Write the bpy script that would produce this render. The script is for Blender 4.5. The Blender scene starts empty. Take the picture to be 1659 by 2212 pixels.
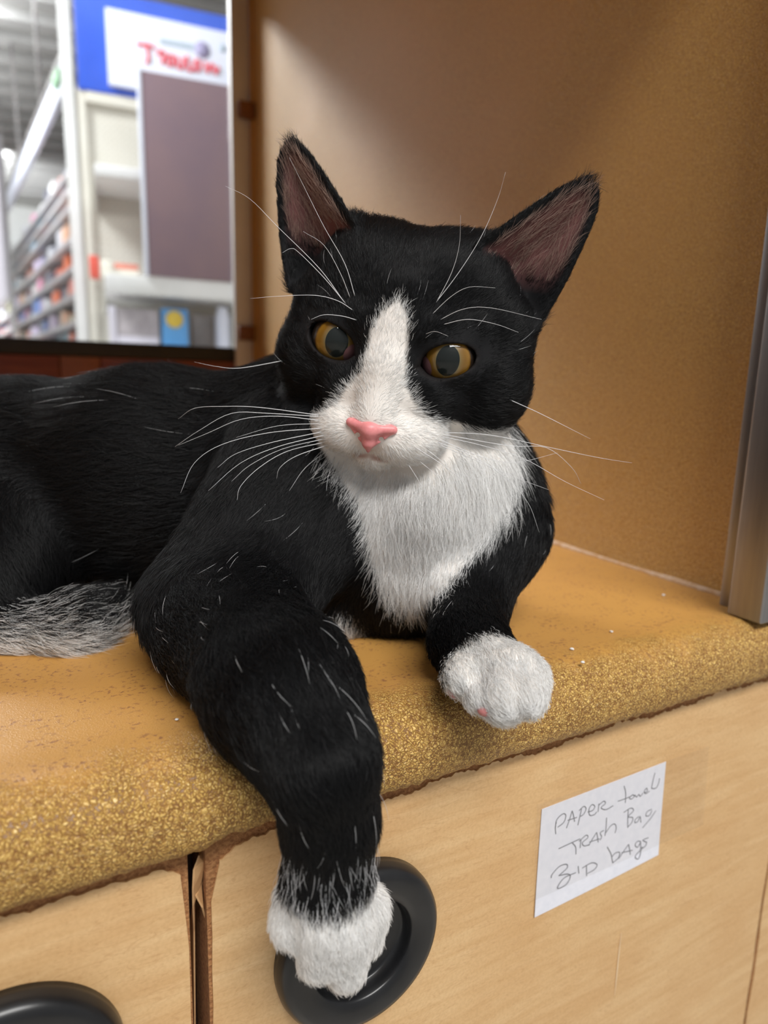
import bpy, bmesh, math, random
import numpy as np
from mathutils import Vector, Matrix

random.seed(7); RNG = np.random.default_rng(7)
sc = bpy.context.scene
COL = sc.collection

# ------------------------------------------------------------------ camera
W_, H_, F_ = 1659.0, 2212.0, 1456.3            # image frame and focal length in its pixels
YAW, PITCH, ROLL, CAMH = 0.504598, 0.190503, 0.0240627, 0.105
_f = np.array([math.sin(YAW)*math.cos(PITCH), math.cos(YAW)*math.cos(PITCH), -math.sin(PITCH)])
_r = np.array([math.cos(YAW), -math.sin(YAW), 0.0]); _u = np.cross(_r, _f)
_r, _u = math.cos(ROLL)*_r + math.sin(ROLL)*_u, -math.sin(ROLL)*_r + math.cos(ROLL)*_u
CAM = np.array([0.0, 0.0, CAMH])
cd = bpy.data.cameras.new('camera'); co = bpy.data.objects.new('camera', cd); COL.objects.link(co)
co.matrix_world = Matrix(((_r[0], _u[0], -_f[0], 0), (_r[1], _u[1], -_f[1], 0), (_r[2], _u[2], -_f[2], CAMH), (0, 0, 0, 1)))
cd.sensor_fit = 'VERTICAL'; cd.sensor_height = 36.0; cd.sensor_width = 27.0
cd.lens = 36.0*F_/H_; cd.clip_start = 0.01; cd.clip_end = 60
cd.dof.use_dof = True; cd.dof.focus_distance = 0.226; cd.dof.aperture_fstop = 8.5
sc.camera = co
sc.view_settings.view_transform = 'Standard'; sc.view_settings.look = 'None'
sc.view_settings.gamma = 1.0; sc.view_settings.use_curve_mapping = False
sc.view_settings.exposure = 0.25
sc.cycles.use_denoising = True
sc.cycles_curves.shape = 'RIBBONS'; sc.cycles_curves.subdivisions = 2

# ------------------------------------------------------------------ world and lamps (shop ceiling lamps and added fills)
wd = bpy.data.worlds.new('world'); sc.world = wd; wd.use_nodes = True
bg = wd.node_tree.nodes['Background']; bg.inputs[0].default_value = (0.95, 0.97, 1.0, 1); bg.inputs[1].default_value = 0.30
def area(name, loc, target, sx, sy, watts, color=(1, 1, 1)):
    l = bpy.data.lights.new(name, 'AREA'); l.shape = 'RECTANGLE'; l.size = sx; l.size_y = sy; l.energy = watts; l.color = color
    o = bpy.data.objects.new(name, l); COL.objects.link(o); o.location = loc
    o.rotation_euler = (Vector(target)-Vector(loc)).to_track_quat('-Z', 'Y').to_euler()
    return o
area('shop_lamp', (0.05, -1.25, 1.85), (0.2, 0.2, 0.0), 1.6, 0.45, 50, (1.0, 0.985, 0.955))
area('shop_lamp', (-0.9, 2.9, 2.15), (0.3, 0.8, 0.2), 1.0, 0.3, 100, (0.96, 0.98, 1.0))
area('shop_lamp', (0.4, 2.2, 2.6), (1.0, 3.6, 0.6), 2.2, 0.5, 11.5, (1.0, 1.0, 1.0))
area('shop_lamp', (-0.6, 6.5, 2.7), (0.6, 7.0, 0.3), 1.5, 6.0, 260, (1.0, 1.0, 1.0))
area('ceiling_fill', (-0.6, 6.5, 2.72), (-0.6, 6.5, 3.2), 1.5, 6.0, 46, (1.0, 1.0, 1.0))  # added upward fill, stands in for floor bounce on the ceiling deck
area('shop_lamp', (-0.8, 12.0, 2.7), (0.6, 14.5, 0.8), 2.0, 3.0, 300, (1.0, 1.0, 1.0))  # added lamp, lifts the far wall the others leave dark

# ------------------------------------------------------------------ pixel helpers: a pixel's ray met with a depth or a plane
def ray(x, y): return _f + _r*(x-W_/2)/F_ - _u*(y-H_/2)/F_
def at(x, y, d): return CAM + ray(x, y)*d
def on(x, y, k, v):
    q = ray(x, y); return CAM + q*((v-CAM[k])/q[k])
def onplane(x, y, n, D):
    q = ray(x, y); return CAM + q*((D-CAM@n)/(q@n))

# ------------------------------------------------------------------ object helpers
def tag(o, label=None, cat=None, group=None, kind=None):
    if label: o['label'] = label
    if cat: o['category'] = cat
    if group: o['group'] = group
    if kind: o['kind'] = kind
    return o
def keep_parent(o, p):
    o.parent = p
    o.matrix_parent_inverse = p.matrix_basis.inverted() if p.parent is None else (p.parent.matrix_basis @ p.matrix_parent_inverse @ p.matrix_basis).inverted()
def link(name, me, mat, parent=None, smooth=False):
    o = bpy.data.objects.new(name, me); COL.objects.link(o)
    if mat is not None: me.materials.append(mat)
    if smooth and len(me.polygons): me.polygons.foreach_set('use_smooth', [True]*len(me.polygons))
    if parent is not None:
        o.parent = parent
        if parent.parent is None: o.matrix_parent_inverse = Matrix.Translation(-Vector(parent.location))
    return o
def empty(name, loc):
    o = bpy.data.objects.new(name, None); COL.objects.link(o); o.location = Vector(loc); o.empty_display_size = 0.05
    return o
def pydata(name, vs, fs, mat, parent=None, smooth=False):
    me = bpy.data.meshes.new(name); me.from_pydata([tuple(map(float, v)) for v in vs], [], fs); me.update()
    bm = bmesh.new(); bm.from_mesh(me); bmesh.ops.recalc_face_normals(bm, faces=bm.faces); bm.to_mesh(me); bm.free()
    return link(name, me, mat, parent, smooth)
def box(name, lo, hi, mat, parent=None, bevel=0.0, axes=None, org=None, seg=2):
    """box between two corners, in world axes or in the given local axes (rows) about org"""
    bm = bmesh.new(); bmesh.ops.create_cube(bm, size=1.0)
    lo = np.array(lo, float); hi = np.array(hi, float)
    for v in bm.verts:
        q = (np.array(v.co)+0.5)*(hi-lo)+lo
        v.co = q if axes is None else org + q@axes
    bmesh.ops.recalc_face_normals(bm, faces=bm.faces)      # before the bevel: left-handed axes turn the box inside out
    if bevel > 0: bmesh.ops.bevel(bm, geom=list(bm.edges), offset=bevel, segments=seg, affect='EDGES', profile=0.6)
    bmesh.ops.recalc_face_normals(bm, faces=bm.faces)
    me = bpy.data.meshes.new(name); bm.to_mesh(me); bm.free()
    return link(name, me, mat, parent, bevel > 0 and seg > 1)
def tube(name, pts, radii, mat, parent=None, sides=6, sub=4):
    """tapered tube through points (Catmull-Rom)"""
    P = np.array(pts, float); n = len(P)
    ext = np.vstack([2*P[0]-P[1], P, 2*P[-1]-P[-2]]); R = np.interp(np.linspace(0, n-1, (n-1)*sub+1), range(n), radii)
    C = []
    for i in range(n-1):
        p0, p1, p2, p3 = ext[i:i+4]
        for j in range(sub):
            t = j/sub; C.append(0.5*((2*p1)+(-p0+p2)*t+(2*p0-5*p1+4*p2-p3)*t*t+(-p0+3*p1-3*p2+p3)*t**3))
    C.append(P[-1]); C = np.array(C)
    T = np.gradient(C, axis=0); T /= np.linalg.norm(T, axis=1)[:, None]+1e-12
    vs, fs = [], []; ref = np.array([0.3, 0.5, 0.81])
    for c, t, r in zip(C, T, R):
        a = np.cross(t, ref); a /= np.linalg.norm(a); b = np.cross(t, a)
        for s in range(sides):
            th = 2*math.pi*s/sides; vs.append(c+r*(a*math.cos(th)+b*math.sin(th)))
    m = len(C)
    for i in range(m-1):
        for s in range(sides):
            fs.append((i*sides+s, i*sides+(s+1) % sides, (i+1)*sides+(s+1) % sides, (i+1)*sides+s))
    fs.append(tuple(range(sides))[::-1]); fs.append(tuple((m-1)*sides+s for s in range(sides)))
    return pydata(name, vs, fs, mat, parent, True)
def lathe(name, prof, center, axis, mat, parent=None, seg=64):
    """prof: (radius, height along axis)"""
    ax = np.array(axis, float); ax /= np.linalg.norm(ax); a = np.cross(ax, [0.1, 0.2, 0.97]); a /= np.linalg.norm(a); b = np.cross(ax, a)
    vs, fs = [], []; n = len(prof); c = np.array(center, float)
    for s in range(seg):
        th = 2*math.pi*s/seg; e = a*math.cos(th)+b*math.sin(th)
        for r, h in prof: vs.append(c+e*r+ax*h)
    for s in range(seg):
        t = (s+1) % seg
        for i in range(n-1): fs.append((s*n+i, t*n+i, t*n+i+1, s*n+i+1))
    fs.append(tuple(s*n for s in range(seg))); fs.append(tuple(s*n+n-1 for s in range(seg)))
    return pydata(name, vs, fs, mat, parent, True)

# ------------------------------------------------------------------ materials
def mat(name, rgb, rough=0.5, metal=0.0, spec=0.5, emit=None):
    m = bpy.data.materials.new(name); m.use_nodes = True; b = m.node_tree.nodes['Principled BSDF']
    b.inputs['Base Color'].default_value = (*rgb, 1); b.inputs['Roughness'].default_value = rough; b.inputs['Metallic'].default_value = metal
    b.inputs['Specular IOR Level'].default_value = spec
    if emit: b.inputs['Emission Color'].default_value = (*rgb, 1); b.inputs['Emission Strength'].default_value = emit
    return m
def srgb(r, g, b):
    return tuple(((c/255)/12.92 if c/255 <= 0.04045 else ((c/255+0.055)/1.055)**2.4) for c in (r, g, b))
class NT:
    def __init__(s, m): s.t = m.node_tree; s.b = s.t.nodes['Principled BSDF']
    def n(s, typ, **kw):
        o = s.t.nodes.new(typ)
        for k, v in kw.items():
            if k.startswith('i_'):
                key = k[2:]; key = int(key) if key.isdigit() else key.replace('_', ' ')
                o.inputs[key].default_value = v
            else: setattr(o, k, v)
        return o
    def l(s, a, b): s.t.links.new(a, b)
    def ramp(s, src, stops, interp='LINEAR'):
        r = s.n('ShaderNodeValToRGB'); r.color_ramp.interpolation = interp
        while len(r.color_ramp.elements) < len(stops): r.color_ramp.elements.new(0.5)
        for e, (p, c) in zip(r.color_ramp.elements, stops): e.position = p; e.color = (*c, 1) if len(c) == 3 else c
        s.l(src, r.inputs[0]); return r.outputs[0]
    def mix(s, fac, a, b, mode='MIX'):
        m = s.n('ShaderNodeMix', data_type='RGBA', blend_type=mode)
        for v, i in ((fac, 0), (a, 6), (b, 7)):
            if hasattr(v, 'node'): s.l(v, m.inputs[i])
            else: m.inputs[i].default_value = v if i == 0 else (*v, 1)
        return m.outputs[2]
    def math(s, op, a, b=0.0, c=0.0):
        m = s.n('ShaderNodeMath', operation=op)
        for v, i in ((a, 0), (b, 1), (c, 2)):
            if hasattr(v, 'node'): s.l(v, m.inputs[i])
            else: m.inputs[i].default_value = v
        return m.outputs[0]

def laminate(name, worn):
    """gold pebbled laminate: pale pebbles between brown veins; where it is worn the pebbles are rubbed flat"""
    m = mat(name, (0.4, 0.25, 0.08), 0.36); q = NT(m)
    tc = q.n('ShaderNodeTexCoord'); obj = tc.outputs['Object']
    dn = q.n('ShaderNodeTexNoise', i_Scale=560.0, i_Detail=2.0); q.l(obj, dn.inputs['Vector'])
    add = q.n('ShaderNodeMixRGB', blend_type='LINEAR_LIGHT'); add.inputs[0].default_value = 0.0013
    q.l(obj, add.inputs[1]); q.l(dn.outputs['Color'], add.inputs[2])
    n1 = q.n('ShaderNodeTexNoise', i_Scale=760.0, i_Detail=1.5, i_Roughness=0.5); q.l(add.outputs[0], n1.inputs['Vector'])
    vein = q.math('ABSOLUTE', q.math('SUBTRACT', n1.outputs['Fac'], 0.5))            # 0 on the veins
    v2 = q.n('ShaderNodeTexVoronoi', feature='SMOOTH_F1', i_Scale=560.0, i_Smoothness=0.35); q.l(add.outputs[0], v2.inputs['Vector'])
    big = q.n('ShaderNodeTexNoise', i_Scale=9.0, i_Detail=3.0); q.l(obj, big.inputs['Vector'])
    med = q.n('ShaderNodeTexNoise', i_Scale=85.0, i_Detail=3.0); q.l(obj, med.inputs['Vector'])
    edge = q.n('ShaderNodeTexVoronoi', feature='DISTANCE_TO_EDGE', i_Scale=960.0); q.l(add.outputs[0], edge.inputs['Vector'])
    pb = q.math('ADD', edge.outputs['Distance'], q.math('MULTIPLY', q.math('SUBTRACT', n1.outputs['Fac'], 0.5), 0.5))
    peb = q.ramp(pb, [(0.0, srgb(128, 88, 42)), (0.07, srgb(164, 120, 60)), (0.2, srgb(206, 164, 88)), (0.45, srgb(230, 194, 118))])
    flat = q.ramp(big.outputs['Fac'], [(0.3, srgb(194, 142, 76)), (0.7, srgb(206, 154, 80))])
    fle = q.n('ShaderNodeTexNoise', i_Scale=560.0, i_Detail=3.0, i_Roughness=0.6); q.l(obj, fle.inputs['Vector'])
    fm = q.math('MULTIPLY', q.ramp(fle.outputs['Fac'], [(0.54, (0, 0, 0)), (0.64, (1, 1, 1))]), q.ramp(med.outputs['Fac'], [(0.42, (0, 0, 0)), (0.60, (1, 1, 1))]))
    flat = q.mix(q.math('MULTIPLY', fm, 0.75), flat, srgb(128, 78, 60))
    if worn == 'ledge':
        sp = q.n('ShaderNodeSeparateXYZ'); q.l(obj, sp.inputs[0])
        # the rolled front keeps its pebbles, the top behind it is rubbed smooth
        e = q.math('ADD', q.math('ADD', sp.outputs['Y'], q.math('MULTIPLY', q.math('SUBTRACT', med.outputs['Fac'], 0.5), 0.03)), q.math('MULTIPLY', q.math('SUBTRACT', big.outputs['Fac'], 0.5), 0.02))
        mask = q.ramp(e, [(0.172, (1, 1, 1)), (0.19, (0.0, 0.0, 0.0))])
    elif worn == 'wall':
        mask = q.ramp(big.outputs['Fac'], [(0.35, (0.55, 0.55, 0.55)), (0.65, (0.95, 0.95, 0.95))])
        flat = q.ramp(big.outputs['Fac'], [(0.3, srgb(190, 138, 72)), (0.7, srgb(202, 150, 80))])
    col = q.mix(mask, flat, peb)
    if worn == 'wall': col = q.mix(0.42, col, srgb(204, 156, 84))
    q.l(col, q.b.inputs['Base Color'])
    hgt = q.math('MULTIPLY', q.ramp(pb, [(0.0, (0, 0, 0)), (0.35, (1, 1, 1))]), q.math('ADD', q.math('MULTIPLY', mask, 0.9), 0.10))
    bp = q.n('ShaderNodeBump', i_Strength=0.75, i_Distance=0.0004); q.l(hgt, bp.inputs['Height']); q.l(bp.outputs[0], q.b.inputs['Normal'])
    q.b.inputs['Roughness'].default_value = 0.38 if worn == 'ledge' else 0.45
    q.b.inputs['Specular IOR Level'].default_value = 0.45
    return m
def maple(name):
    m = mat(name, srgb(222, 184, 135), 0.48); q = NT(m)
    tc = q.n('ShaderNodeTexCoord'); mp = q.n('ShaderNodeMapping'); mp.inputs['Scale'].default_value = (6, 6, 60); q.l(tc.outputs['Object'], mp.inputs[0])
    g = q.n('ShaderNodeTexNoise', i_Scale=3.0, i_Detail=6.0, i_Roughness=0.6, i_Distortion=0.6); q.l(mp.outputs[0], g.inputs['Vector'])
    b = q.n('ShaderNodeTexNoise', i_Scale=22.0, i_Detail=4.0); q.l(tc.outputs['Object'], b.inputs['Vector'])
    fi = q.n('ShaderNodeTexNoise', i_Scale=900.0, i_Detail=3.0); q.l(tc.outputs['Object'], fi.inputs['Vector'])
    c1 = q.ramp(g.outputs['Fac'], [(0.3, srgb(212, 170, 118)), (0.52, srgb(221, 182, 131)), (0.72, srgb(227, 191, 141))])
    c2 = q.mix(q.math('MULTIPLY', q.ramp(b.outputs['Fac'], [(0.45, (0, 0, 0)), (0.7, (1, 1, 1))]), 0.35), c1, srgb(205, 156, 100))
    c3 = q.mix(q.math('MULTIPLY', q.ramp(fi.outputs['Fac'], [(0.4, (0, 0, 0)), (0.75, (1, 1, 1))]), 0.22), c2, srgb(170, 122, 74))
    mp2 = q.n('ShaderNodeMapping'); mp2.inputs['Scale'].default_value = (26, 26, 150); mp2.inputs['Rotation'].default_value = (0, 0.06, 0); q.l(tc.outputs['Object'], mp2.inputs[0])
    ln = q.n('ShaderNodeTexNoise', i_Scale=2.2, i_Detail=2.0, i_Distortion=1.2); q.l(mp2.outputs[0], ln.inputs['Vector'])
    lv = q.math('ABSOLUTE', q.math('SUBTRACT', ln.outputs['Fac'], 0.5))
    c4 = q.mix(q.ramp(lv, [(0.0, (0.28, 0.28, 0.28)), (0.022, (0, 0, 0))]), c3, srgb(176, 122, 76))
    q.l(c4, q.b.inputs['Base Color'])
    bp = q.n('ShaderNodeBump', i_Strength=0.15, i_Distance=0.0003); q.l(fi.outputs['Fac'], bp.inputs['Height']); q.l(bp.outputs[0], q.b.inputs['Normal'])
    return m
def noisy(name, a, b, scale, rough=0.6, bump=0.0, dist=0.001, metal=0.0, stretch=None):
    m = mat(name, a, rough, metal); q = NT(m); tc = q.n('ShaderNodeTexCoord'); v = tc.outputs['Object']
    if stretch:
        mp = q.n('ShaderNodeMapping'); mp.inputs['Scale'].default_value = stretch; q.l(v, mp.inputs[0]); v = mp.outputs[0]
    n = q.n('ShaderNodeTexNoise', i_Scale=scale, i_Detail=5.0, i_Roughness=0.6); q.l(v, n.inputs['Vector'])
    q.l(q.ramp(n.outputs['Fac'], [(0.35, a), (0.65, b)]), q.b.inputs['Base Color'])
    if bump: 
        bp = q.n('ShaderNodeBump', i_Strength=bump, i_Distance=dist); q.l(n.outputs['Fac'], bp.inputs['Height']); q.l(bp.outputs[0], q.b.inputs['Normal'])
    return m
M = {}
M['ledge'] = laminate('pebbled_laminate_ledge', 'ledge')
M['wallam'] = laminate('pebbled_laminate_wall', 'wall')
M['maple'] = maple('maple_laminate')
M['core'] = noisy('particle_board', srgb(150, 98, 58), srgb(196, 142, 92), 900, 0.9, 1.0, 0.0012)
M['dark'] = noisy('cabinet_inside', srgb(60, 36, 26), srgb(84, 54, 40), 40, 0.7)
M['band'] = noisy('edge_band', srgb(186, 140, 96), srgb(206, 164, 116), 120, 0.5)
M['black'] = noisy('black_plastic', (0.008, 0.008, 0.009), (0.014, 0.014, 0.015), 60, 0.30)
M['alu'] = noisy('brushed_aluminium', (0.30, 0.29, 0.30), (0.36, 0.35, 0.355), 14, 0.42, 0.05, 0.0003, 1.0, (20, 20, 1))
M['alu2'] = noisy('satin_aluminium', (0.60, 0.57, 0.55), (0.66, 0.63, 0.61), 12, 0.5, 0, 0.001, 0.35)
M['gasket'] = noisy('black_gasket', (0.006, 0.006, 0.009), (0.014, 0.013, 0.016), 20, 0.5)
M['redwood'] = noisy('red_brown_wood', srgb(104, 44, 34), srgb(128, 66, 44), 14, 0.45, 0, 0.001, 0, (1, 1, 12))
M['redwood2'] = noisy('orange_brown_wood', srgb(128, 76, 50), srgb(142, 86, 58), 14, 0.45, 0, 0.001, 0, (1, 1, 12))
M['clip'] = noisy('brown_clip', srgb(104, 58, 24), srgb(120, 70, 30), 50, 0.5)
M['paper'] = noisy('note_paper', srgb(226, 227, 236), srgb(233, 233, 241), 300, 0.8)
M['pencil'] = mat('pencil_grey', srgb(128, 128, 134), 0.7)
M['white'] = noisy('white_enamel', srgb(222, 222, 220), srgb(232, 232, 232), 5, 0.4)
M['cream'] = noisy('cream_enamel', srgb(214, 210, 198), srgb(220, 217, 206), 5, 0.45)
M['blue'] = noisy('blue_sign_board', srgb(38, 84, 200), srgb(48, 96, 214), 2, 0.4)
M['signwhite'] = noisy('white_sign_board', srgb(226, 230, 246), srgb(232, 236, 250), 2, 0.5)
M['signred'] = mat('red_print', srgb(236, 92, 108), 0.5)
M['signgrey'] = mat('pale_blue_print', srgb(184, 200, 214), 0.5)
M['signlilac'] = mat('lilac_print', srgb(170, 164, 200), 0.5)
M['mauve'] = noisy('mauve_board', srgb(120, 100, 112), srgb(132, 108, 114), 3, 0.6)
M['greyc'] = noisy('grey_ceiling_deck', srgb(168, 168, 166), srgb(178, 178, 176), 1.5, 0.6)
M['greyd'] = noisy('grey_ceiling_rib', srgb(160, 160, 160), srgb(168, 168, 168), 1.5, 0.6)
M['floor'] = noisy('shop_floor', srgb(190, 186, 178), srgb(202, 198, 190), 2, 0.35)
M['shopwall'] = noisy('shop_wall', srgb(196, 198, 198), srgb(206, 207, 206), 2, 0.7)
def clear(name, rgb, gloss, rough, tint):
    m = bpy.data.materials.new(name); m.use_nodes = True; t = m.node_tree; t.nodes.clear()
    out = t.nodes.new('ShaderNodeOutputMaterial'); mx = t.nodes.new('ShaderNodeMixShader'); tr = t.nodes.new('ShaderNodeBsdfTransparent'); g = t.nodes.new('ShaderNodeBsdfGlossy')
    tr.inputs[0].default_value = (*tint, 1); g.inputs['Color'].default_value = (*rgb, 1); g.inputs['Roughness'].default_value = rough; mx.inputs[0].default_value = gloss
    t.links.new(tr.outputs[0], mx.inputs[1]); t.links.new(g.outputs[0], mx.inputs[2]); t.links.new(mx.outputs[0], out.inputs[0])
    return m
M['glass'] = clear('window_glass', (1, 1, 1), 0.035, 0.02, (0.97, 0.98, 0.98))
M['tape'] = clear('clear_tape', (1, 1, 1), 0.02, 0.3, (0.985, 0.982, 0.978))

# ------------------------------------------------------------------ the cubby: ledge, walls, roof, window, posts
XW = 0.3171            # inner face of the right wall
YB = 0.976             # window plane
YF = 0.172             # bottom front edge of the ledge
YD = 0.177             # front plane of the cabinet doors
LB = -0.0250           # underside of the ledge's front edge
def ledge():
    prof = [(0.995, 0.0)]
    prof += [(y, 0.0) for y in (0.6, 0.3, 0.205)]
    prof += [(0.198, 0.0003), (0.192, 0.0009), (0.187, 0.0014), (0.183, 0.0015)]
    for a in range(10, 91, 8):
        th = math.radians(a); prof.append((0.183-0.0165*math.sin(th), -0.0135+0.015*math.cos(th)))
    prof += [(0.1664, -0.018), (0.1674, -0.0215), (0.1692, -0.0243), (0.172, LB), (0.178, LB-0.0002), (0.184, LB), (0.184, LB-0.001)]
    prof += [(0.995, LB-0.001)]
    xs = np.concatenate([np.linspace(-0.62, -0.06, 15), np.linspace(-0.055, 0.5, 380), np.linspace(0.52, 0.9, 10)])
    n = len(prof); vs, fs = [], []; rg = np.random.default_rng(3)
    ph = rg.random(40)*6.28; am = rg.random(40)
    for x in xs:
        chip = 0.0
        for k in range(40): chip += am[k]*math.sin(x*(60+k*38)+ph[k])
        chip *= 0.00011
        g = 0.0
        if 0.041 < x < 0.062: g = 0.0022*min(1, (x-0.041)/0.0015)*min(1, (0.062-x)/0.002)     # knocked-off piece of the edge beside the gap
        for (y, z) in prof:
            zz = z; yy = y
            if y < 0.175 and z < -0.019: zz = z+chip+g
            vs.append((x, yy, zz))
    for i in range(len(xs)-1):
        for j in range(n-1): fs.append((i*n+j, i*n+j+1, (i+1)*n+j+1, (i+1)*n+j))
    fs.append(tuple(range(n))); fs.append(tuple((len(xs)-1)*n+j for j in range(n))[::-1])
    o = pydata('countertop', vs, fs, M['ledge'], None, True)
    return tag(o, 'gold pebbled laminate countertop with rolled front edge that the cat lies on', 'countertop')
ledge()
tag(box('wall_right', (XW, 0.2, 0.0005), (XW+0.02, YB, 0.66), M['wallam']), kind='structure')
tag(box('wall_left', (-0.64, 0.2, 0.0005), (-0.62, YB, 0.66), M['wallam']), kind='structure')
tag(box('ceiling', (-0.64, 0.19, 0.66), (XW+0.02, 1.0, 0.68), M['wallam']), kind='structure')
tag(box('trim_1', (-0.64, 0.172, 0.405), (XW+0.02, 0.19, 0.68), M['alu2']), kind='structure')
# back wall: red-brown boards under the window
wb = tag(box('wall_back', (-0.64, YB+0.004, 0.0005), (XW+0.02, YB+0.024, 0.1285), M['redwood']), kind='structure')
x0, x1 = on(130, 790, 1, YB)[0], on(215, 790, 1, YB)[0]
for a, b, k in ((-0.62, x0-0.001, 'redwood'), (x0, x1, 'redwood2'), (x1+0.001, 0.30, 'redwood')):
    box('board', (a, YB-0.006, 0.001), (b, YB+0.0039, 0.1279), M[k], wb, 0.001)
wn = tag(empty('window_1', (0.0, YB, 0.13)), kind='structure')
box('bottom_gasket', (-0.62, YB-0.008, 0.128), (0.286, YB+0.02, 0.148), M['gasket'], wn, 0.002)
box('frame', (0.286, YB-0.012, 0.0012), (0.311, YB+0.001, 0.66), M['alu2'], wn, 0.002)
box('frame', (-0.62, YB-0.012, 0.615), (0.286, YB+0.02, 0.66), M['alu2'], wn, 0.002)
box('frame', (-0.64, YB-0.012, 0.128), (-0.62, YB+0.02, 0.66), M['alu2'], wn, 0.002)
box('pane', (-0.62, YB+0.002, 0.148), (0.286, YB+0.006, 0.615), M['glass'], wn)
for py in (240, 720):
    c = on(526, py, 1, YB-0.012); box('clip', (c[0]-0.009, YB-0.022, c[2]-0.010), (c[0]+0.014, YB-0.0118, c[2]+0.010), M['clip'], wn, 0.002)
tag(box('trim_2', (0.3115, YB-0.016, 0.0005), (XW-0.0003, YB+0.003, 0.66), M['wallam']), kind='structure')
# dusty bead of sealant along the foot of the right wall
M['caulk'] = noisy('dusty_sealant', srgb(196, 154, 112), srgb(214, 186, 160), 220, 0.9, 0.6, 0.0006)
tag(tube('trim_4', [(XW-0.0005, y, 0.0004) for y in np.linspace(0.2005, YB-0.02, 24)], [0.0016+0.0006*math.sin(i*1.9) for i in range(24)], M['caulk'], None, 8, 3), kind='structure')
# aluminium post at the front right: a thin flange behind, a wide channel in front
tp = tag(empty('trim_3', (0.30, 0.19, 0.0)), kind='structure')
box('flange', (0.3015, 0.1945, 0.0004), (XW+0.02, 0.1998, 0.405), M['alu'], tp, 0.0006)
box('channel', (0.2885, 0.1700, 0.0018), (0.34, 0.1870, 0.405), M['alu'], tp, 0.0012)
box('web', (0.3045, 0.1870, 0.0010), (0.3085, 0.1945, 0.405), M['alu'], tp, 0.0004)

# ------------------------------------------------------------------ the cabinet below
def ragged(name, x0, x1, ztop, zbot, top_fn, left_fn, right_fn, mat_, parent, th=0.0006):
    """thin veneer sheet with a torn outline"""
    out = []
    n = int((x1-x0)/0.0006); n = max(40, min(n, 420))
    for i in range(n+1):
        x = x0+(x1-x0)*i/n; out.append((x, ztop-top_fn(x)))
    m = 60
    rt = [(x1-right_fn(z), z) for z in np.linspace(out[-1][1], zbot, m)][1:]
    lt = [(x0+left_fn(z), z) for z in np.linspace(zbot, out[0][1], m)][:-1]
    # keep the top run inside the torn side edges
    xl = x0+left_fn(out[0][1]); xr = x1-right_fn(out[-1][1])
    out = [(min(max(x, xl), xr), z) for x, z in out]
    poly = out+rt+lt
    bm = bmesh.new(); vs = [bm.verts.new((x, YD, z)) for x, z in poly]
    f = bm.faces.new(vs); r = bmesh.ops.extrude_face_region(bm, geom=[f])
    for v in [e for e in r['geom'] if isinstance(e, bmesh.types.BMVert)]: v.co.y -= th
    bmesh.ops.triangulate(bm, faces=bm.faces); bmesh.ops.recalc_face_normals(bm, faces=bm.faces)
    me = bpy.data.meshes.new(name); bm.to_mesh(me); bm.free()
    return link(name, me, mat_, parent)
def wob(seed, amp, base, freqs=(90, 210, 480, 1100, 2300)):
    rg = np.random.default_rng(seed); ph = rg.random(len(freqs))*6.28
    def f(t):
        s = sum(math.sin(t*w+p)/(1+i*0.55) for i, (w, p) in enumerate(zip(freqs, ph)))
        return max(0.0002, base+amp*s)
    return f
cab = tag(empty('cabinet', (0.1, 0.4, -0.78)), 'maple laminate base cabinet with chipped doors under the gold countertop', 'cabinet')
box('carcass', (-0.60, YD+0.02, -0.78), (0.9, 0.95, LB-0.0012), M['dark'], cab)
XG0, XG1 = on(408, 1950, 1, YD)[0], on(446, 1950, 1, YD)[0]
XR = on(1659, 1857, 1, YD)[0]
ZT = LB-0.0022
def door(x0, x1, seeds, handle=None, side=(0.0012, 0.0012), gapl=False, gapr=False):
    d = box('door', (x0, YD, -0.74), (x1, YD+0.018, ZT), M['core'], cab)
    def chip_l(z): return wob(seeds[1], 0.0004, 0.0009)(z)+(0.0042*math.exp(-((z-ZT)/0.016)**2) if gapl else 0)
    def chip_r(z): return wob(seeds[2], 0.0003, 0.0007)(z)+(0.0032*math.exp(-((z-ZT)/0.011)**2) if gapr else 0)
    t = wob(seeds[0], 0.0008, 0.0042)
    def top(x):
        e = 0.0
        if gapr: e = 0.0055*math.exp(-((x1-x)/0.006)**2)
        if gapl: e = 0.0045*math.exp(-((x-x0)/0.006)**2)
        return t(x)+e
    ragged('veneer', x0, x1, ZT, -0.74, top, chip_l, chip_r, M['maple'], d)
    if handle:
        R = 0.0296
        prof = [(R, 0.0), (R+0.0001, 0.003), (R-0.0006, 0.0056), (R-0.0020, 0.0072), (R-0.0042, 0.0078), (R-0.0080, 0.0074), (R-0.0108, 0.0066), (R-0.0114, 0.0058), (R-0.0117, 0.0040), (R-0.0121, 0.0014), (R-0.0130, 0.0007), (0.004, 0.0006)]
        lathe('pull_handle', prof, (handle[0], YD-0.0006, handle[1]), (0, -1, 0), M['black'], d, 96)
    return d
door(-0.55, XG0, (11, 12, 13), (-0.0135, -0.0822), gapr=True)
mid = door(XG1, XR-0.0005, (21, 22, 23), (0.0907, -0.0814), gapl=True)
door(XR+0.0005, 0.88, (31, 32, 33))
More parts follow.
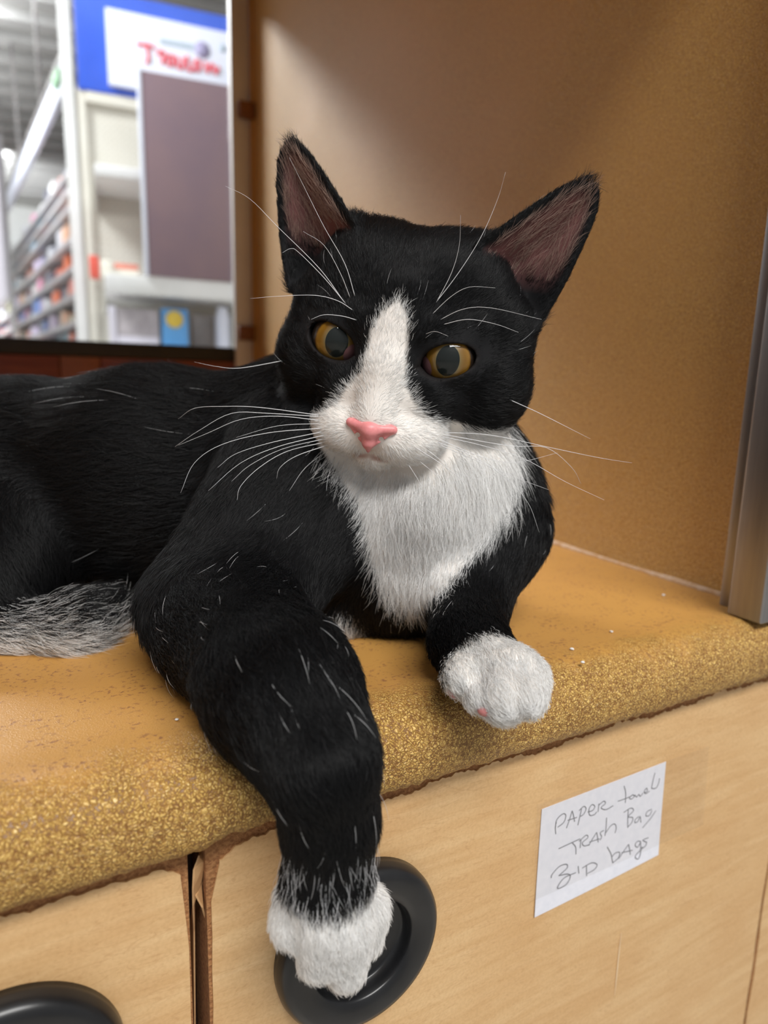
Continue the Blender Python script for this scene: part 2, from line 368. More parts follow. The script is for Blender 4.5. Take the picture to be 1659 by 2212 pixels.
# peeling edge bands in the gap between the doors
def ribbon(name, pts, width_dir, w, mat_, parent):
    vs, fs = [], []
    for (p, wd) in zip(pts, width_dir):
        p = np.array(p); wd = np.array(wd)*w
        vs += [p-wd, p+wd, p+wd+np.array([0.0005, 0, 0]), p-wd+np.array([0.0005, 0, 0])]
    for i in range(len(pts)-1):
        a = i*4; b = a+4
        for k in range(4): fs.append((a+k, a+(k+1) % 4, b+(k+1) % 4, b+k))
    return pydata(name, vs, fs, mat_, parent, False)
def pd(x, y, yy): return on(x, y, 1, yy)
ribbon('edge_band', [pd(431, 1838, 0.180), pd(428, 1870, 0.178), pd(424, 1910, 0.178), pd(417, 1945, 0.180), pd(414, 2000, 0.184), pd(416, 2212, 0.186), pd(420, 2500, 0.186)],
       [(0.4, 0.9, 0), (0.8, 0.5, 0), (0.7, 0.6, 0), (0.3, 0.9, 0), (0, 1, 0), (0, 1, 0), (0, 1, 0)], 0.0022, M['band'], cab)
ribbon('edge_band', [pd(428, 1905, 0.182), pd(427, 1925, 0.179), pd(435, 1950, 0.179), pd(441, 1985, 0.184), pd(443, 2100, 0.187), pd(446, 2500, 0.187)],
       [(0.7, 0.5, 0), (0.5, 0.7, 0), (0.2, 0.9, 0), (0, 1, 0), (0, 1, 0), (0, 1, 0)], 0.0022, M['band'], cab)

# ------------------------------------------------------------------ note and tape on the middle door
yn = YD-0.0006
def quad_sheet(name, corners, y, th, mat_, parent=None, nx=10, nz=8, bulge=0.0):
    c = [np.array([*on(x, yy, 1, y)]) for x, yy in corners]
    vs, fs = [], []
    for k in range(2):
        for j in range(nz+1):
            for i in range(nx+1):
                a, b = i/nx, j/nz
                p = (c[0]*(1-a)+c[1]*a)*(1-b)+(c[3]*(1-a)+c[2]*a)*b
                p = p.copy(); p[1] = y-(th if k else 0)-bulge*(b**3)*(0.6+0.4*math.sin(a*3))
                vs.append(p)
    n = (nx+1)*(nz+1)
    for j in range(nz):
        for i in range(nx):
            q = j*(nx+1)+i
            fs.append((q, q+1, q+nx+2, q+nx+1)); fs.append((n+q+nx+1, n+q+nx+2, n+q+1, n+q))
    edge = [i for i in range(nx+1)]+[j*(nx+1)+nx for j in range(1, nz+1)]+[nz*(nx+1)+i for i in range(nx-1, -1, -1)]+[j*(nx+1) for j in range(nz-1, 0, -1)]
    for a, b in zip(edge, edge[1:]+edge[:1]): fs.append((a, b, n+b, n+a))
    return pydata(name, vs, fs, mat_, parent, False)
note = tag(quad_sheet('paper_note', [(1170, 1748), (1438, 1645), (1420, 1845), (1153, 1980)], yn-0.0002, 0.0002, M['paper'], None, bulge=0.0006),
           'white paper note with pencil handwriting PAPER towels TRASH Bag Zip bags taped on door', 'note')
words = {
 'PAPER': [[(238, 690), (228, 730), (232, 790)], [(228, 745), (240, 670), (290, 620), (318, 630), (300, 690), (248, 732)], [(322, 740), (345, 680), (372, 592)], [(372, 592), (385, 640), (392, 685)], [(333, 674), (412, 648)],
           [(420, 715), (435, 650), (452, 575)], [(430, 592), (470, 555), (490, 575), (470, 620), (438, 642)], [(505, 602), (545, 590), (565, 555), (540, 540), (515, 580), (522, 630), (560, 625), (582, 600)],
           [(592, 602), (600, 530)], [(598, 545), (640, 510), (655, 530), (618, 566), (660, 582), (722, 548)]],
 'towels': [[(815, 380), (828, 440), (825, 525)], [(760, 512), (830, 487), (880, 465)], [(888, 455), (860, 480), (875, 493), (902, 470), (888, 455)], [(905, 455), (920, 475), (940, 453), (952, 470), (976, 440)],
            [(985, 440), (1012, 425), (1006, 400), (985, 430), (1000, 446), (1032, 424)], [(1078, 268), (1060, 340), (1048, 402)], [(1048, 402), (1085, 400), (1108, 360), (1118, 315)]],
 'TRASH': [[(255, 915), (370, 862), (440, 830)], [(372, 865), (400, 900), (402, 962)], [(446, 840), (438, 908)], [(430, 852), (490, 800), (505, 820), (458, 862), (472, 890), (520, 880)], [(510, 888), (545, 830), (580, 775)], [(580, 775), (588, 820), (592, 860)],
           [(518, 858), (604, 830)], [(642, 758), (610, 780), (622, 812), (608, 842)], [(665, 650), (660, 740), (650, 806)], [(653, 785), (700, 720), (735, 705), (746, 740), (735, 782)]],
 'Bag': [[(850, 580), (845, 670), (845, 737)], [(810, 607), (870, 570), (895, 590), (848, 642), (887, 650), (880, 690), (848, 728)], [(940, 640), (910, 665), (905, 692), (930, 682), (950, 640), (956, 692)], [(1050, 578), (1010, 600), (1000, 635), (1030, 630), (1052, 588)], [(1085, 590), (1040, 655), (1000, 702), (970, 737)]],
 'Zip': [[(190, 1162), (200, 1130), (260, 1065), (320, 1046), (327, 1075), (280, 1120), (253, 1142)], [(253, 1142), (330, 1128), (352, 1150), (320, 1210), (260, 1246), (243, 1236), (300, 1160), (400, 1115)], [(420, 1060), (425, 1122)], [(490, 1050), (490, 1142)], [(452, 1078), (530, 1034), (578, 1045), (560, 1085), (497, 1122)]],
 'bags': [[(668, 898), (700, 960), (712, 1032)], [(712, 1032), (760, 990), (772, 945), (735, 950), (702, 988)], [(763, 997), (810, 930), (850, 875)], [(850, 875), (858, 920), (862, 962)], [(788, 947), (882, 925)],
          [(952, 850), (925, 850), (905, 880), (925, 900), (952, 858)], [(952, 850), (950, 940), (930, 996), (903, 985), (922, 950), (977, 900)], [(1020, 818), (970, 840), (1002, 860), (985, 896), (953, 902)]],
}
for wname, strokes in words.items():
    vs, fs = [], []
    for st in strokes:
        P = np.array([on(1140+x/3.95, 1600+y/3.95, 1, yn) for x, y in st]); n = len(P)
        ext = np.vstack([2*P[0]-P[1], P, 2*P[-1]-P[-2]]); C = []
        for i in range(n-1):
            p0, p1, p2, p3 = ext[i:i+4]
            for j in range(5):
                t = j/5; C.append(0.5*((2*p1)+(-p0+p2)*t+(2*p0-5*p1+4*p2-p3)*t*t+(-p0+3*p1-3*p2+p3)*t**3))
        C.append(P[-1]); C = np.array(C); T = np.gradient(C, axis=0)
        for k, (c, t) in enumerate(zip(C, T)):
            nn = np.array([-t[2], 0, t[0]]); nn /= np.linalg.norm(nn)+1e-12; w = 0.00021
            zz = (c[2]-(-0.0595))/(-0.102+0.0595); b = min(max(zz, 0), 1)
            y = yn-0.0002-0.0002-0.0006*b**3-0.00012
            for s in (-w, w): p = c+nn*s; vs.append((p[0], y, p[2]))
            if k: a = len(vs)-4; fs.append((a, a+1, a+3, a+2))
    pydata('pencil_word', vs, fs, M['pencil'], note)
tag(quad_sheet('clear_tape', [(1160, 1738), (1532, 1612), (1519, 1782), (1152, 1946)], yn-0.0016, 0.00006, M['tape'], None),
    'strip of clear tape holding the note, sticking out past its side', 'tape')
# scratch and debris on the door / ledge
M['scratch'] = mat('pale_scratch', srgb(238, 214, 176), 0.7)
ribs = [pd(x, y, YD-0.0009) for x, y in ((1342, 2015), (1337, 2060), (1332, 2110), (1328, 2150))]
sv = []
for i, p in enumerate(ribs): w = (0.0001, 0.0003, 0.0003, 0.0001)[i]; sv += [p-np.array([w, 0, 0]), p+np.array([w, 0, 0])]
pydata('scratch', sv, [(0, 1, 3, 2), (2, 3, 5, 4), (4, 5, 7, 6)], M['scratch'], mid)
M['crumb'] = noisy('white_crumb', srgb(226, 222, 216), srgb(240, 238, 234), 800, 0.9)
for k, (x, y, r) in enumerate(((1235, 1412, 0.0008), (1258, 1441, 0.0007), (382, 1559, 0.0005), (1433, 1287, 0.0008), (1320, 1370, 0.0007))):
    c = on(x, y, 2, 0.0); top = 0.0016*min(1, max(0, (0.205-c[1])/0.02)); bm = bmesh.new(); bmesh.ops.create_icosphere(bm, subdivisions=2, radius=r)
    for v in bm.verts: v.co = Vector((v.co.x*(1+0.3*math.sin(k+v.co.y*4000)), v.co.y*1.2, v.co.z*0.6))+Vector((c[0], c[1], top+r*0.62))
    me = bpy.data.meshes.new('crumb'); bm.to_mesh(me); bm.free()
    tag(link('crumb', me, M['crumb'], None, True), 'tiny white crumb lying on the gold countertop', 'crumb', 'crumbs on the countertop')

# ------------------------------------------------------------------ the shop behind the window
tag(box('floor', (-8, -4, -0.82), (10, 16, -0.78), M['floor']), kind='structure')
ceil = tag(box('ceiling', (-9, 1.2, 3.25), (10, 16, 3.3), M['greyc']), kind='structure')
ga = math.radians(7.0)
GX = np.array([math.cos(ga), -math.sin(ga), 0.0]); GY = np.array([math.sin(ga), math.cos(ga), 0.0]); GZ = np.array([0, 0, 1.0])
GA = np.array([GX, GY, GZ])
for i in range(26):
    box('ceiling_rib', (-9, 3.0+i*0.44, 3.16), (9, 3.16+i*0.44, 3.2499), M['greyd'], ceil, axes=GA, org=np.array([0., 0, 0]))
tag(box('wall_far', (-9, 15.5, -0.78), (10, 15.6, 3.25), M['shopwall']), kind='structure')

def gp(x, y, D):
    """pixel on the vertical plane parallel to the shelf unit at distance D; returns shelf-unit coordinates"""
    p = onplane(x, y, GY, D); return np.array([p@GX, p@GY, p[2]])
O0 = np.zeros(3)
def gbox(name, a, b, y0, y1, m, parent=None, bevel=0.0):
    """box whose front face spans pixel a to pixel b on the plane y0, reaching back to y1"""
    p, q = gp(*a, y0), gp(*b, y0)
    return box(name, (min(p[0], q[0]), y0, min(p[2], q[2])), (max(p[0], q[0]), y1, max(p[2], q[2])), m, parent, bevel, GA, O0)
DF, DB = 3.05, 3.50
gl = gp(166, 400, DB)[0]; gr = gp(760, 400, DB)[0]
gon = tag(empty('shelf_unit', GX*((gl+gr)/2)+GY*DB+np.array([0, 0, -0.78])), 'cream pegboard shelf unit with a blue header board seen through the window', 'shelf unit')
pt = gp(300, 213, DB)[2]
box('pegboard', (gl, DB, -0.78), (gr, DB+0.02, pt), M['cream'], gon, 0, GA, O0)
box('upright', (gl-0.035, DB-0.03, -0.78), (gl+0.012, DB+0.06, 2.6), M['white'], gon, 0.004, GA, O0)
box('upright', (gl+0.014, DB-0.02, -0.78), (gl+0.055, DB-0.0005, pt), M['cream'], gon, 0.003, GA, O0)
box('top_rail', (gl+0.056, DB-0.025, pt-0.055), (gr, DB-0.0005, pt), M['cream'], gon, 0.003, GA, O0)
# peg holes, joined: too small to pick apart singly
M['hole'] = mat('peg_hole', srgb(150, 146, 134), 0.9)
hv, hf = [], []
for i in range(11):
    for j in range(46):
        x = gl+0.09+i*0.0254*1.0; z = pt-0.09-j*0.0254
        if x < gr:
            c = GX*x+GY*(DB-0.0006)+GZ*z; k = len(hv)
            for t in range(6): hv.append(c+(GX*math.cos(t*1.047)+GZ*math.sin(t*1.047))*0.0035)
            hf.append(tuple(range(k, k+6)))
tag(pydata('peg_holes', hv, hf, M['hole'], gon), kind='stuff')
# blue header board with white sign
zt = gp(300, -40, DB-0.03)[2]; zb = gp(230, 201, DB-0.03)[2]; xl = gp(164, 100, DB-0.03)[0]
hd = box('header_board', (xl, DB-0.03, zb), (gr, DB-0.001, gp(380, 12, DB-0.03)[2]), M['blue'], gon, 0.004, GA, O0)
sl, sr = gp(231, 100, DB-0.05)[0], gr-0.05
st_, sb_ = gp(231, 16, DB-0.05)[2], gp(231, 182, DB-0.05)[2]
sg = box('sign_panel', (sl, DB-0.052, sb_), (sr, DB-0.0305, st_), M['signwhite'], gon, 0.003, GA, O0)
def gtext(name, txt, x, z, size, m, parent, y, skew=0.0, rot=0.0):
    cu = bpy.data.curves.new(name, 'FONT'); cu.body = txt; cu.size = size; cu.extrude = 0.0006; cu.shear = skew
    o = bpy.data.objects.new(name, cu); COL.objects.link(o); cu.materials.append(m)
    o.matrix_world = Matrix(((GX[0], 0, -GY[0], 0), (GX[1], 0, -GY[1], 0), (0, 1, 0, 0), (0, 0, 0, 1)))
    p = GX*x+GY*y+GZ*z; o.matrix_world.translation = Vector(p)
    dg = bpy.context.evaluated_depsgraph_get(); me = bpy.data.meshes.new_from_object(o.evaluated_get(dg)); me.transform(o.matrix_world)
    bpy.data.objects.remove(o); me.materials.clear()
    return link(name, me, m, parent)
ty = DB-0.0535
a = gp(296, 106, ty)      # illegible red script: a run of loops
loops = [(-0.02, 0.03), (0.06, 0.035), (0.03, 0.03), (0.035, -0.03)]
for k, pts_l in enumerate([[(0, .03), (.05, .035), (.075, .025)], [(.04, .035), (.045, -.02), (.035, -.04)], [(.085, .0), (.10, .02), (.115, .01), (.10, -.03)], [(.125, -.005), (.145, .012), (.15, -.02), (.13, -.03), (.125, -.005)],
                           [(.165, .01), (.17, -.03), (.19, -.03), (.195, .01)], [(.21, .02), (.215, -.035), (.235, -.03)], [(.24, -.005), (.26, .012), (.265, -.022), (.245, -.03), (.24, -.005)], [(.29, .01), (.30, -.03), (.32, .008), (.335, -.03), (.35, .0)]]):
    tube('red_lettering', [GX*(a[0]+x)+GY*ty+GZ*(a[2]+z-0.01) for x, z in pts_l], [0.007]*len(pts_l), M['signred'], gon, 6, 4)
b = gp(345, 88, ty); box('pale_print', (b[0], ty, b[2]-0.012), (b[0]+0.17, ty+0.001, b[2]+0.012), M['signgrey'], gon, 0, GA, O0)
c = gp(437, 108, ty); lathe('round_print', [(0.001, 0), (0.034, 0), (0.034, 0.001), (0.001, 0.001)], GX*c[0]+GY*ty+GZ*c[2], -GY, M['signlilac'], gon, 32)
c = gp(481, 104, ty); lathe('round_print', [(0.001, 0), (0.016, 0), (0.016, 0.001), (0.001, 0.001)], GX*c[0]+GY*ty+GZ*c[2], -GY, M['signgrey'], gon, 32)
# shelves with brackets
def shelf(a, b, yfront, th, left):
    p = gp(*a, yfront); s = box('shelf', (left, yfront, p[2]-th), (gr, DB-0.001, p[2]), M['white'], gon, 0.004, GA, O0)
    x = left-0.001; zz = p[2]
    v = [GX*x+GY*(yfront+0.02)+GZ*(zz-0.01), GX*x+GY*DB+GZ*(zz-0.01), GX*x+GY*DB+GZ*(zz-0.12)]
    v += [q-GX*0.006 for q in v]
    pydata('bracket', v, [(0, 1, 2), (5, 4, 3), (0, 3, 4, 1), (1, 4, 5, 2), (2, 5, 3, 0)], M['white'], gon)
    return p
s1 = shelf((230, 590), None, DF, 0.075, gp(228, 600, DF)[0])
s2 = shelf((207, 352), None, DF+0.1, 0.045, gp(205, 360, DF+0.1)[0])
# mauve board standing on the shelf front
p, q = gp(304, 151, DF-0.012), gp(303, 597, DF-0.012)
mb = tag(empty('display_board', GX*p[0]+GY*DF+GZ*q[2]), 'dull mauve upright board with white edge standing at the shelf', 'board')
zb2 = s1[2]+0.001
box('panel', (p[0], DF-0.012, zb2), (gr-0.06, DF-0.004, p[2]), M['mauve'], mb, 0.001, GA, O0)
box('edging', (p[0]-0.016, DF-0.014, zb2), (p[0]-0.0005, DF-0.002, p[2]+0.012), M['signwhite'], mb, 0.002, GA, O0)
# goods
def goods(name, a, b, y0, dep, m, label, cat, parts=(), zbase=None, bevel=0.004):
    p, q = gp(*a, y0), gp(*b, y0); lo, hi = min(p[2], q[2]), max(p[2], q[2])
    if zbase is not None: hi = zbase+(hi-lo); lo = zbase
    o = box(name, (min(p[0], q[0]), y0, lo), (max(p[0], q[0]), y0+dep, hi), m, None, bevel, GA, O0)
    tag(o, label, cat); return o
zs = s1[2]+0.0005
M['red'] = noisy('red_card', srgb(226, 84, 66), srgb(232, 96, 76), 8, 0.5); M['offw'] = noisy('off_white_card', srgb(236, 230, 214), srgb(240, 236, 222), 8, 0.6)
M['salmon'] = noisy('salmon_card', srgb(226, 132, 112), srgb(232, 142, 120), 8, 0.6)
M['sky'] = noisy('sky_blue_card', srgb(72, 146, 208), srgb(88, 160, 220), 8, 0.5); M['yel'] = noisy('yellow_print', srgb(222, 190, 70), srgb(230, 200, 84), 30, 0.5)
M['greycard'] = noisy('grey_photo_card', srgb(150, 142, 148), srgb(196, 188, 192), 9, 0.5); M['lilac'] = noisy('lilac_white_card', srgb(214, 210, 222), srgb(222, 218, 230), 6, 0.5)
M['darkgrey'] = noisy('dark_grey_card', srgb(104, 102, 104), srgb(130, 126, 126), 9, 0.5)
r1 = goods('red_box', (192, 556), (216, 604), DF+0.14, 0.09, M['red'], 'small red box at the bare end of the white shelf', 'box', zbase=zs)
r2 = goods('white_packet', (217, 556), (243, 596), DF+0.13, 0.09, M['offw'], 'off-white packet between the red box and the salmon carton on the shelf', 'packet', zbase=zs)
r3 = goods('salmon_carton', (245, 552), (300, 590), DF+0.15, 0.12, M['salmon'], 'salmon carton with cream base band beside the mauve board on the shelf', 'carton', zbase=zs)
pr, qr = gp(245, 576, DF+0.149), gp(300, 594, DF+0.149)
box('cream_band', (pr[0]+0.001, DF+0.1475, zs+0.001), (qr[0]-0.001, DF+0.1499, zs+0.04), M['offw'], r3, 0, GA, O0)
s3z = gp(300, 752, DF-0.02)[2]
s3 = box('shelf', (gp(215, 740, DF-0.03)[0], DF-0.03, s3z-0.06), (gr, DB-0.001, s3z), M['white'], gon, 0.004, GA, O0)
z3 = s3z+0.0005
g1 = goods('picture_carton', (250, 657), (344, 748), DF+0.05, 0.20, M['greycard'], 'wide grey picture carton on the lower shelf beside the blue box', 'carton', zbase=z3)
pg, qg = gp(250, 657, DF+0.049), gp(344, 748, DF+0.049)
box('white_edge', (pg[0]-0.03, DF+0.045, z3), (pg[0]-0.0005, DF+0.2, z3+abs(pg[2]-qg[2])+0.006), M['lilac'], g1, 0.002, GA, O0)
box('white_base', (pg[0]+0.001, DF+0.0475, z3+0.001), (qg[0]-0.001, DF+0.0499, z3+0.05), M['lilac'], g1, 0, GA, O0)
g2 = goods('blue_box', (348, 656), (408, 748), DF+0.03, 0.12, M['sky'], 'sky blue box with round yellow emblem on the lower shelf', 'box', zbase=z3)
cg = gp(377, 690, DF+0.029); lathe('yellow_emblem', [(0.001, 0), (0.036, 0), (0.036, 0.0012), (0.001, 0.0012)], GX*cg[0]+GY*(DF+0.0295)+GZ*cg[2], -GY, M['yel'], g2, 28)
pb, qb = gp(348, 715, DF+0.0285), gp(408, 722, DF+0.0285)
g3 = goods('grey_carton', (414, 664), (464, 748), DF+0.16, 0.1, M['darkgrey'], 'dark grey carton set back between the blue box and the white tub', 'carton', zbase=z3)
ct = gp(484, 705, DF+0.06); hh = gp(484, 662, DF+0.06)[2]-z3
wt = lathe('white_tub', [(0.030, 0), (0.032, 0.004), (0.032, hh*0.80), (0.024, hh*0.86), (0.024, hh)], GX*ct[0]+GY*(DF+0.1)+GZ*z3, (0, 0, 1), M['signwhite'], None, 24)
tag(wt, 'white round tub beside the window frame on the lower shelf', 'tub')

# aisle run receding to the back of the shop
av = ray(-150, 770); AX = np.array([av[0], av[1], 0.0]); AX /= np.linalg.norm(AX); AN = np.array([AX[1], -AX[0], 0.0])   # along the aisle / into the shelves
AA = np.array([AX, AN, GZ])
near = at(160, 500, 5.0); a0 = near@AX; n0 = near@AN
def az(y): # height of pixel row y at the near end
    q = ray(160, y); t = (n0-CAM@AN)/(q@AN); return (CAM+q*t)[2]
run = tag(empty('aisle_shelving', AX*(a0+3)+AN*n0+np.array([0, 0, -0.78])), 'long grey metal aisle shelving full of goods running to the shop back', 'shelving')
rows = [348, 392, 432, 506, 572, 634, 694, 752, 820]
M['shelfgrey'] = noisy('grey_shelf_enamel', srgb(176, 174, 178), srgb(190, 188, 190), 3, 0.45)
M['backgrey'] = noisy('dark_back_panel', srgb(120, 116, 116), srgb(134, 130, 128), 2, 0.6)
LEN = 9.0
box('back_panel', (a0, n0+0.40, -0.78), (a0+LEN, n0+0.42, az(320)), M['backgrey'], run, 0, AA, O0)
for y in rows: box('shelf', (a0, n0-0.01, az(y)-0.035), (a0+LEN, n0+0.399, az(y)), M['shelfgrey'], run, 0, AA, O0)
for k in range(8): box('upright', (a0+k*1.25-0.02, n0+0.36, -0.78), (a0+k*1.25+0.02, n0+0.399, az(320)), M['shelfgrey'], run, 0, AA, O0)
box('end_post', (a0-0.05, n0-0.02, -0.78), (a0-0.002, n0+0.42, az(290)), M['white'], run, 0.004, AA, O0)
pal = [('orange', (236, 120, 70)), ('salmon', (226, 140, 126)), ('peach', (226, 180, 150)), ('white', (236, 238, 242)), ('pale blue', (160, 196, 224)), ('lilac', (200, 188, 214)), ('pink', (226, 160, 190)),
       ('slate', (112, 114, 128)), ('charcoal', (88, 84, 92)), ('cream', (222, 214, 190)), ('teal', (84, 150, 170)), ('silver', (200, 202, 210)), ('maroon', (122, 84, 92)), ('blue', (90, 124, 190)), ('olive', (138, 136, 108))]
PM = {n: noisy('card_'+n.replace(' ', '_'), srgb(*c), srgb(*[min(255, int(v*1.06)) for v in c]), 12, 0.4) for n, c in pal}
ordn = ['top', 'second', 'third', 'fourth', 'fifth', 'sixth', 'seventh', 'eighth']
rg = random.Random(5)
prev = 432-92
for ri, y in enumerate(rows[:8]):
    z = az(y)+0.0005; top = az(rows[ri-1])-0.05 if ri else az(296)
    s = a0+0.02
    while s < a0+LEN-0.3:
        w = rg.uniform(0.14, 0.34)*(1+0.10*(s-a0)); h = (top-z)*rg.uniform(0.62, 0.97); n, c = rg.choice(pal); d = rg.uniform(0.0, 0.07)
        kind = rg.random()
        lab = f'{n} boxed goods on the {ordn[ri]} shelf of the far aisle'
        if kind < 0.75:
            o = box('goods_box', (s, n0+d, z), (s+w-0.012, n0+0.30, z+h), PM[n], None, 0.006, AA, O0, 1)
        else:
            r = min(w, 0.22)/2-0.008; cc = AX*(s+w/2)+AN*(n0+0.03+r)+GZ*z
            o = lathe('goods_bottle', [(r*0.9, 0), (r, 0.01), (r, h*0.62), (r*0.42, h*0.78), (r*0.42, h)], cc, (0, 0, 1), PM[n], None, 14)
            lab = f'{n} plastic bottle on the {ordn[ri]} shelf of the far aisle'
        tag(o, lab, 'box' if kind < 0.75 else 'bottle', f'{n} goods on the {ordn[ri]} aisle shelf')
        s += w
# white valance hung above the aisle with a dark top edge
n1 = n0-0.10
def an(x, y):
    q = ray(x, y); t = (n1-CAM@AN)/(q@AN); return CAM+q*t
v0 = an(120, 160); v1 = an(120, 226)
val = tag(empty('light_valance', AX*a0+AN*n1+GZ*v1[2]), 'long white valance with dark top rail running above the aisle shelving', 'valance')
box('panel', (a0-0.6, n1, v1[2]), (a0+LEN, n1+0.04, v0[2]), M['signwhite'], val, 0.004, AA, O0)
box('top_rail', (a0-0.6, n1-0.005, v0[2]+0.0005), (a0+LEN, n1+0.05, v0[2]+0.05), M['darkgrey'], val, 0.004, AA, O0)
for k in range(5):
    box('hanger', (a0+0.6+k*1.6, n1+0.01, v0[2]+0.0505), (a0+0.63+k*1.6, n1+0.03, 3.16), M['darkgrey'], val, 0, AA, O0)
gs = an(128, 160); tag(box('green_tag', (gs@AX-0.10, n1-0.03, v1[2]+0.3*(v0[2]-v1[2])), (gs@AX+0.10, n1-0.006, v1[2]+0.75*(v0[2]-v1[2])), noisy('green_card', srgb(150, 206, 160), srgb(160, 214, 170), 5, 0.5), None, 0.004, AA, O0), 'small green tag fixed on the white valance', 'tag')
# end-cap panel at the left edge of the window view
e0, e1 = onplane(-60, 480, AN, n0-0.55), onplane(19, 640, AN, n0-0.55)
ec = tag(empty('sign_stand', AX*(e0@AX)+AN*(n0-0.55)+np.array([0, 0, -0.78])), 'lilac-white sign panel on a post standing in the aisle', 'sign')
box('panel', (min(e0@AX, e1@AX), n0-0.56, e1[2]), (max(e0@AX, e1@AX), n0-0.54, e0[2]), M['lilac'], ec, 0.003, AA, O0)
box('post', (e1@AX+0.0, n0-0.539, -0.78), (e1@AX+0.05, n0-0.52, e0[2]), M['shelfgrey'], ec, 0, AA, O0)

# ------------------------------------------------------------------ the cat: one implicit surface, meshed once, then furred strand by strand
FURK = 1.0                                    # strand density factor
ZF = ray(840, 757); DH = 0.238; HO = CAM+ZF*DH
zf = -ZF/np.linalg.norm(ZF); hr = _r-zf*(_r@zf); hr /= np.linalg.norm(hr); hu = np.cross(zf, hr)
def rot2(a, b, deg): t = math.radians(deg); return a*math.cos(t)+b*math.sin(t), b*math.cos(t)-a*math.sin(t)
HROLL, HYAW, HPITCH = 9.5, 10.0, 6.0
hr, hu = hr*math.cos(math.radians(HROLL))-hu*math.sin(math.radians(HROLL)), hu*math.cos(math.radians(HROLL))+hr*math.sin(math.radians(HROLL))
hr, zf = hr*math.cos(math.radians(HYAW))+zf*math.sin(math.radians(HYAW)), zf*math.cos(math.radians(HYAW))-hr*math.sin(math.radians(HYAW))
zf, hu = zf*math.cos(math.radians(HPITCH))-hu*math.sin(math.radians(HPITCH)), hu*math.cos(math.radians(HPITCH))+zf*math.sin(math.radians(HPITCH))
HR = np.array([hr, hu, zf]); HS = 0.0101      # head frame (rows) and metres per head unit (about 1 cm)
def hw(p): return HO+HS*(np.array(p, float)@HR)
def hl(P): return ((P-HO)@HR.T)/HS

prims = []      # (kind, data, k, fur direction, region)
def cone(p0, p1, r0, r1, k=0.008, fd=None, reg='body'):
    p0 = np.array(p0, float); p1 = np.array(p1, float)
    prims.append(('c', (p0, p1, r0, r1), k, (p1-p0) if fd is None else np.array(fd, float), reg))
def elli(c, r, ax, k=0.008, fd=(0, 0, -1), reg='body'):
    prims.append(('e', (np.array(c, float), np.array(r, float), np.array(ax, float)), k, np.array(fd, float), reg))
def hel(c, r, k=0.45, reg='head', tilt=None):
    """ellipsoid in head units"""
    ax = HR if tilt is None else tilt@HR
    elli(hw(c), np.array(r)*HS, ax, k*HS, (0, 0, -1), reg)
def hco(a, b, r0, r1, k=0.4, reg='head'): cone(hw(a), hw(b), r0*HS, r1*HS, k*HS, (0, 0, -1), reg)
# torso, neck, chest
tail = at(-300, 1100, 0.36)-at(700, 1060, 0.33)
spine = [((900, 1040, 0.315), 0.040), ((640, 1040, 0.325), 0.050), ((350, 1046, 0.330), 0.0520), ((60, 1062, 0.338), 0.051), ((-230, 1075, 0.345), 0.050), ((-430, 1090, 0.34), 0.046)]
spine2 = [((700, 1075, 0.355), 0.046), ((350, 1035, 0.366), 0.0475), ((0, 1050, 0.378), 0.046), ((-260, 1065, 0.385), 0.044)]
for S in (spine, spine2):
    for (a, ra), (b, rb) in zip(S, S[1:]): cone(at(*a), at(*b), ra, rb, 0.014, tail+np.array([0, 0, -0.02]))
cone(at(935, 1080, 0.288), at(915, 1180, 0.292), 0.038, 0.034, 0.012, (0, 0, -1), 'chest')
cone(at(1010, 1060, 0.29), at(1040, 1150, 0.287), 0.028, 0.024, 0.012, (0, 0, -1), 'chest')
cone(at(890, 800, 0.285), at(920, 1060, 0.298), 0.034, 0.038, 0.014, (0, 0, -1), 'neck')
cone(at(790, 860, 0.30), at(640, 990, 0.325), 0.036, 0.040, 0.014, tail+np.array([0, 0, -0.05]), 'neck')
# shoulder and raised elbow of the stretched leg, forearm over the edge, hanging paw
S0, EL = at(650, 1000, 0.283), at(426, 1318, 0.247)
cone(S0, EL, 0.031, 0.0165, 0.007, EL-S0, 'arm'); cone(at(600, 985, 0.272), at(392, 1288, 0.243), 0.017, 0.0115, 0.006, EL-S0, 'arm')
cone(at(760, 1090, 0.283), at(560, 1290, 0.255), 0.024, 0.018, 0.014, EL-S0, 'arm')
cone(EL, at(470, 1375, 0.230), 0.0165, 0.0158, 0.014, None, 'leg')
F1, F2, F3, F4 = at(600, 1478, 0.194), on(688, 1628, 1, 0.150), on(712, 1765, 1, 0.1500), on(708, 1885, 1, 0.1505)
cone(at(470, 1375, 0.230), F1, 0.0158, 0.0156, 0.014, None, 'leg'); cone(F1, F2, 0.0156, 0.0130, 0.014, None, 'leg'); cone(F2, F3, 0.0130, 0.0120, 0.012, None, 'leg'); cone(F3, F4, 0.0120, 0.0112, 0.006, None, 'leg')
cone(at(545, 1300, 0.246), F1, 0.0165, 0.0140, 0.018, EL-S0, 'leg'); cone(at(480, 1345, 0.240), at(620, 1500, 0.192), 0.0160, 0.0140, 0.016, None, 'leg')
def pp(x, y, Y): return on(x, y, 1, Y)
down = np.array([0, -0.2, -1.0])
cone(F4, pp(708, 1965, 0.152), 0.0115, 0.0108, 0.005, down, 'pawA')
for (x0, y0, Y0, r0, x1, y1, Y1, r1) in ((645, 1945, .154, .0068, 630, 1995, .153, .0058), (700, 1985, .146, .0078, 688, 2062, .149, .0062), (748, 1990, .146, .0078, 745, 2085, .149, .0062), (788, 1960, .152, .0068, 785, 2020, .153, .0056)):
    cone(pp(x0, y0, Y0), pp(x1, y1, Y1), r0, r1, 0.0025, down, 'pawA')
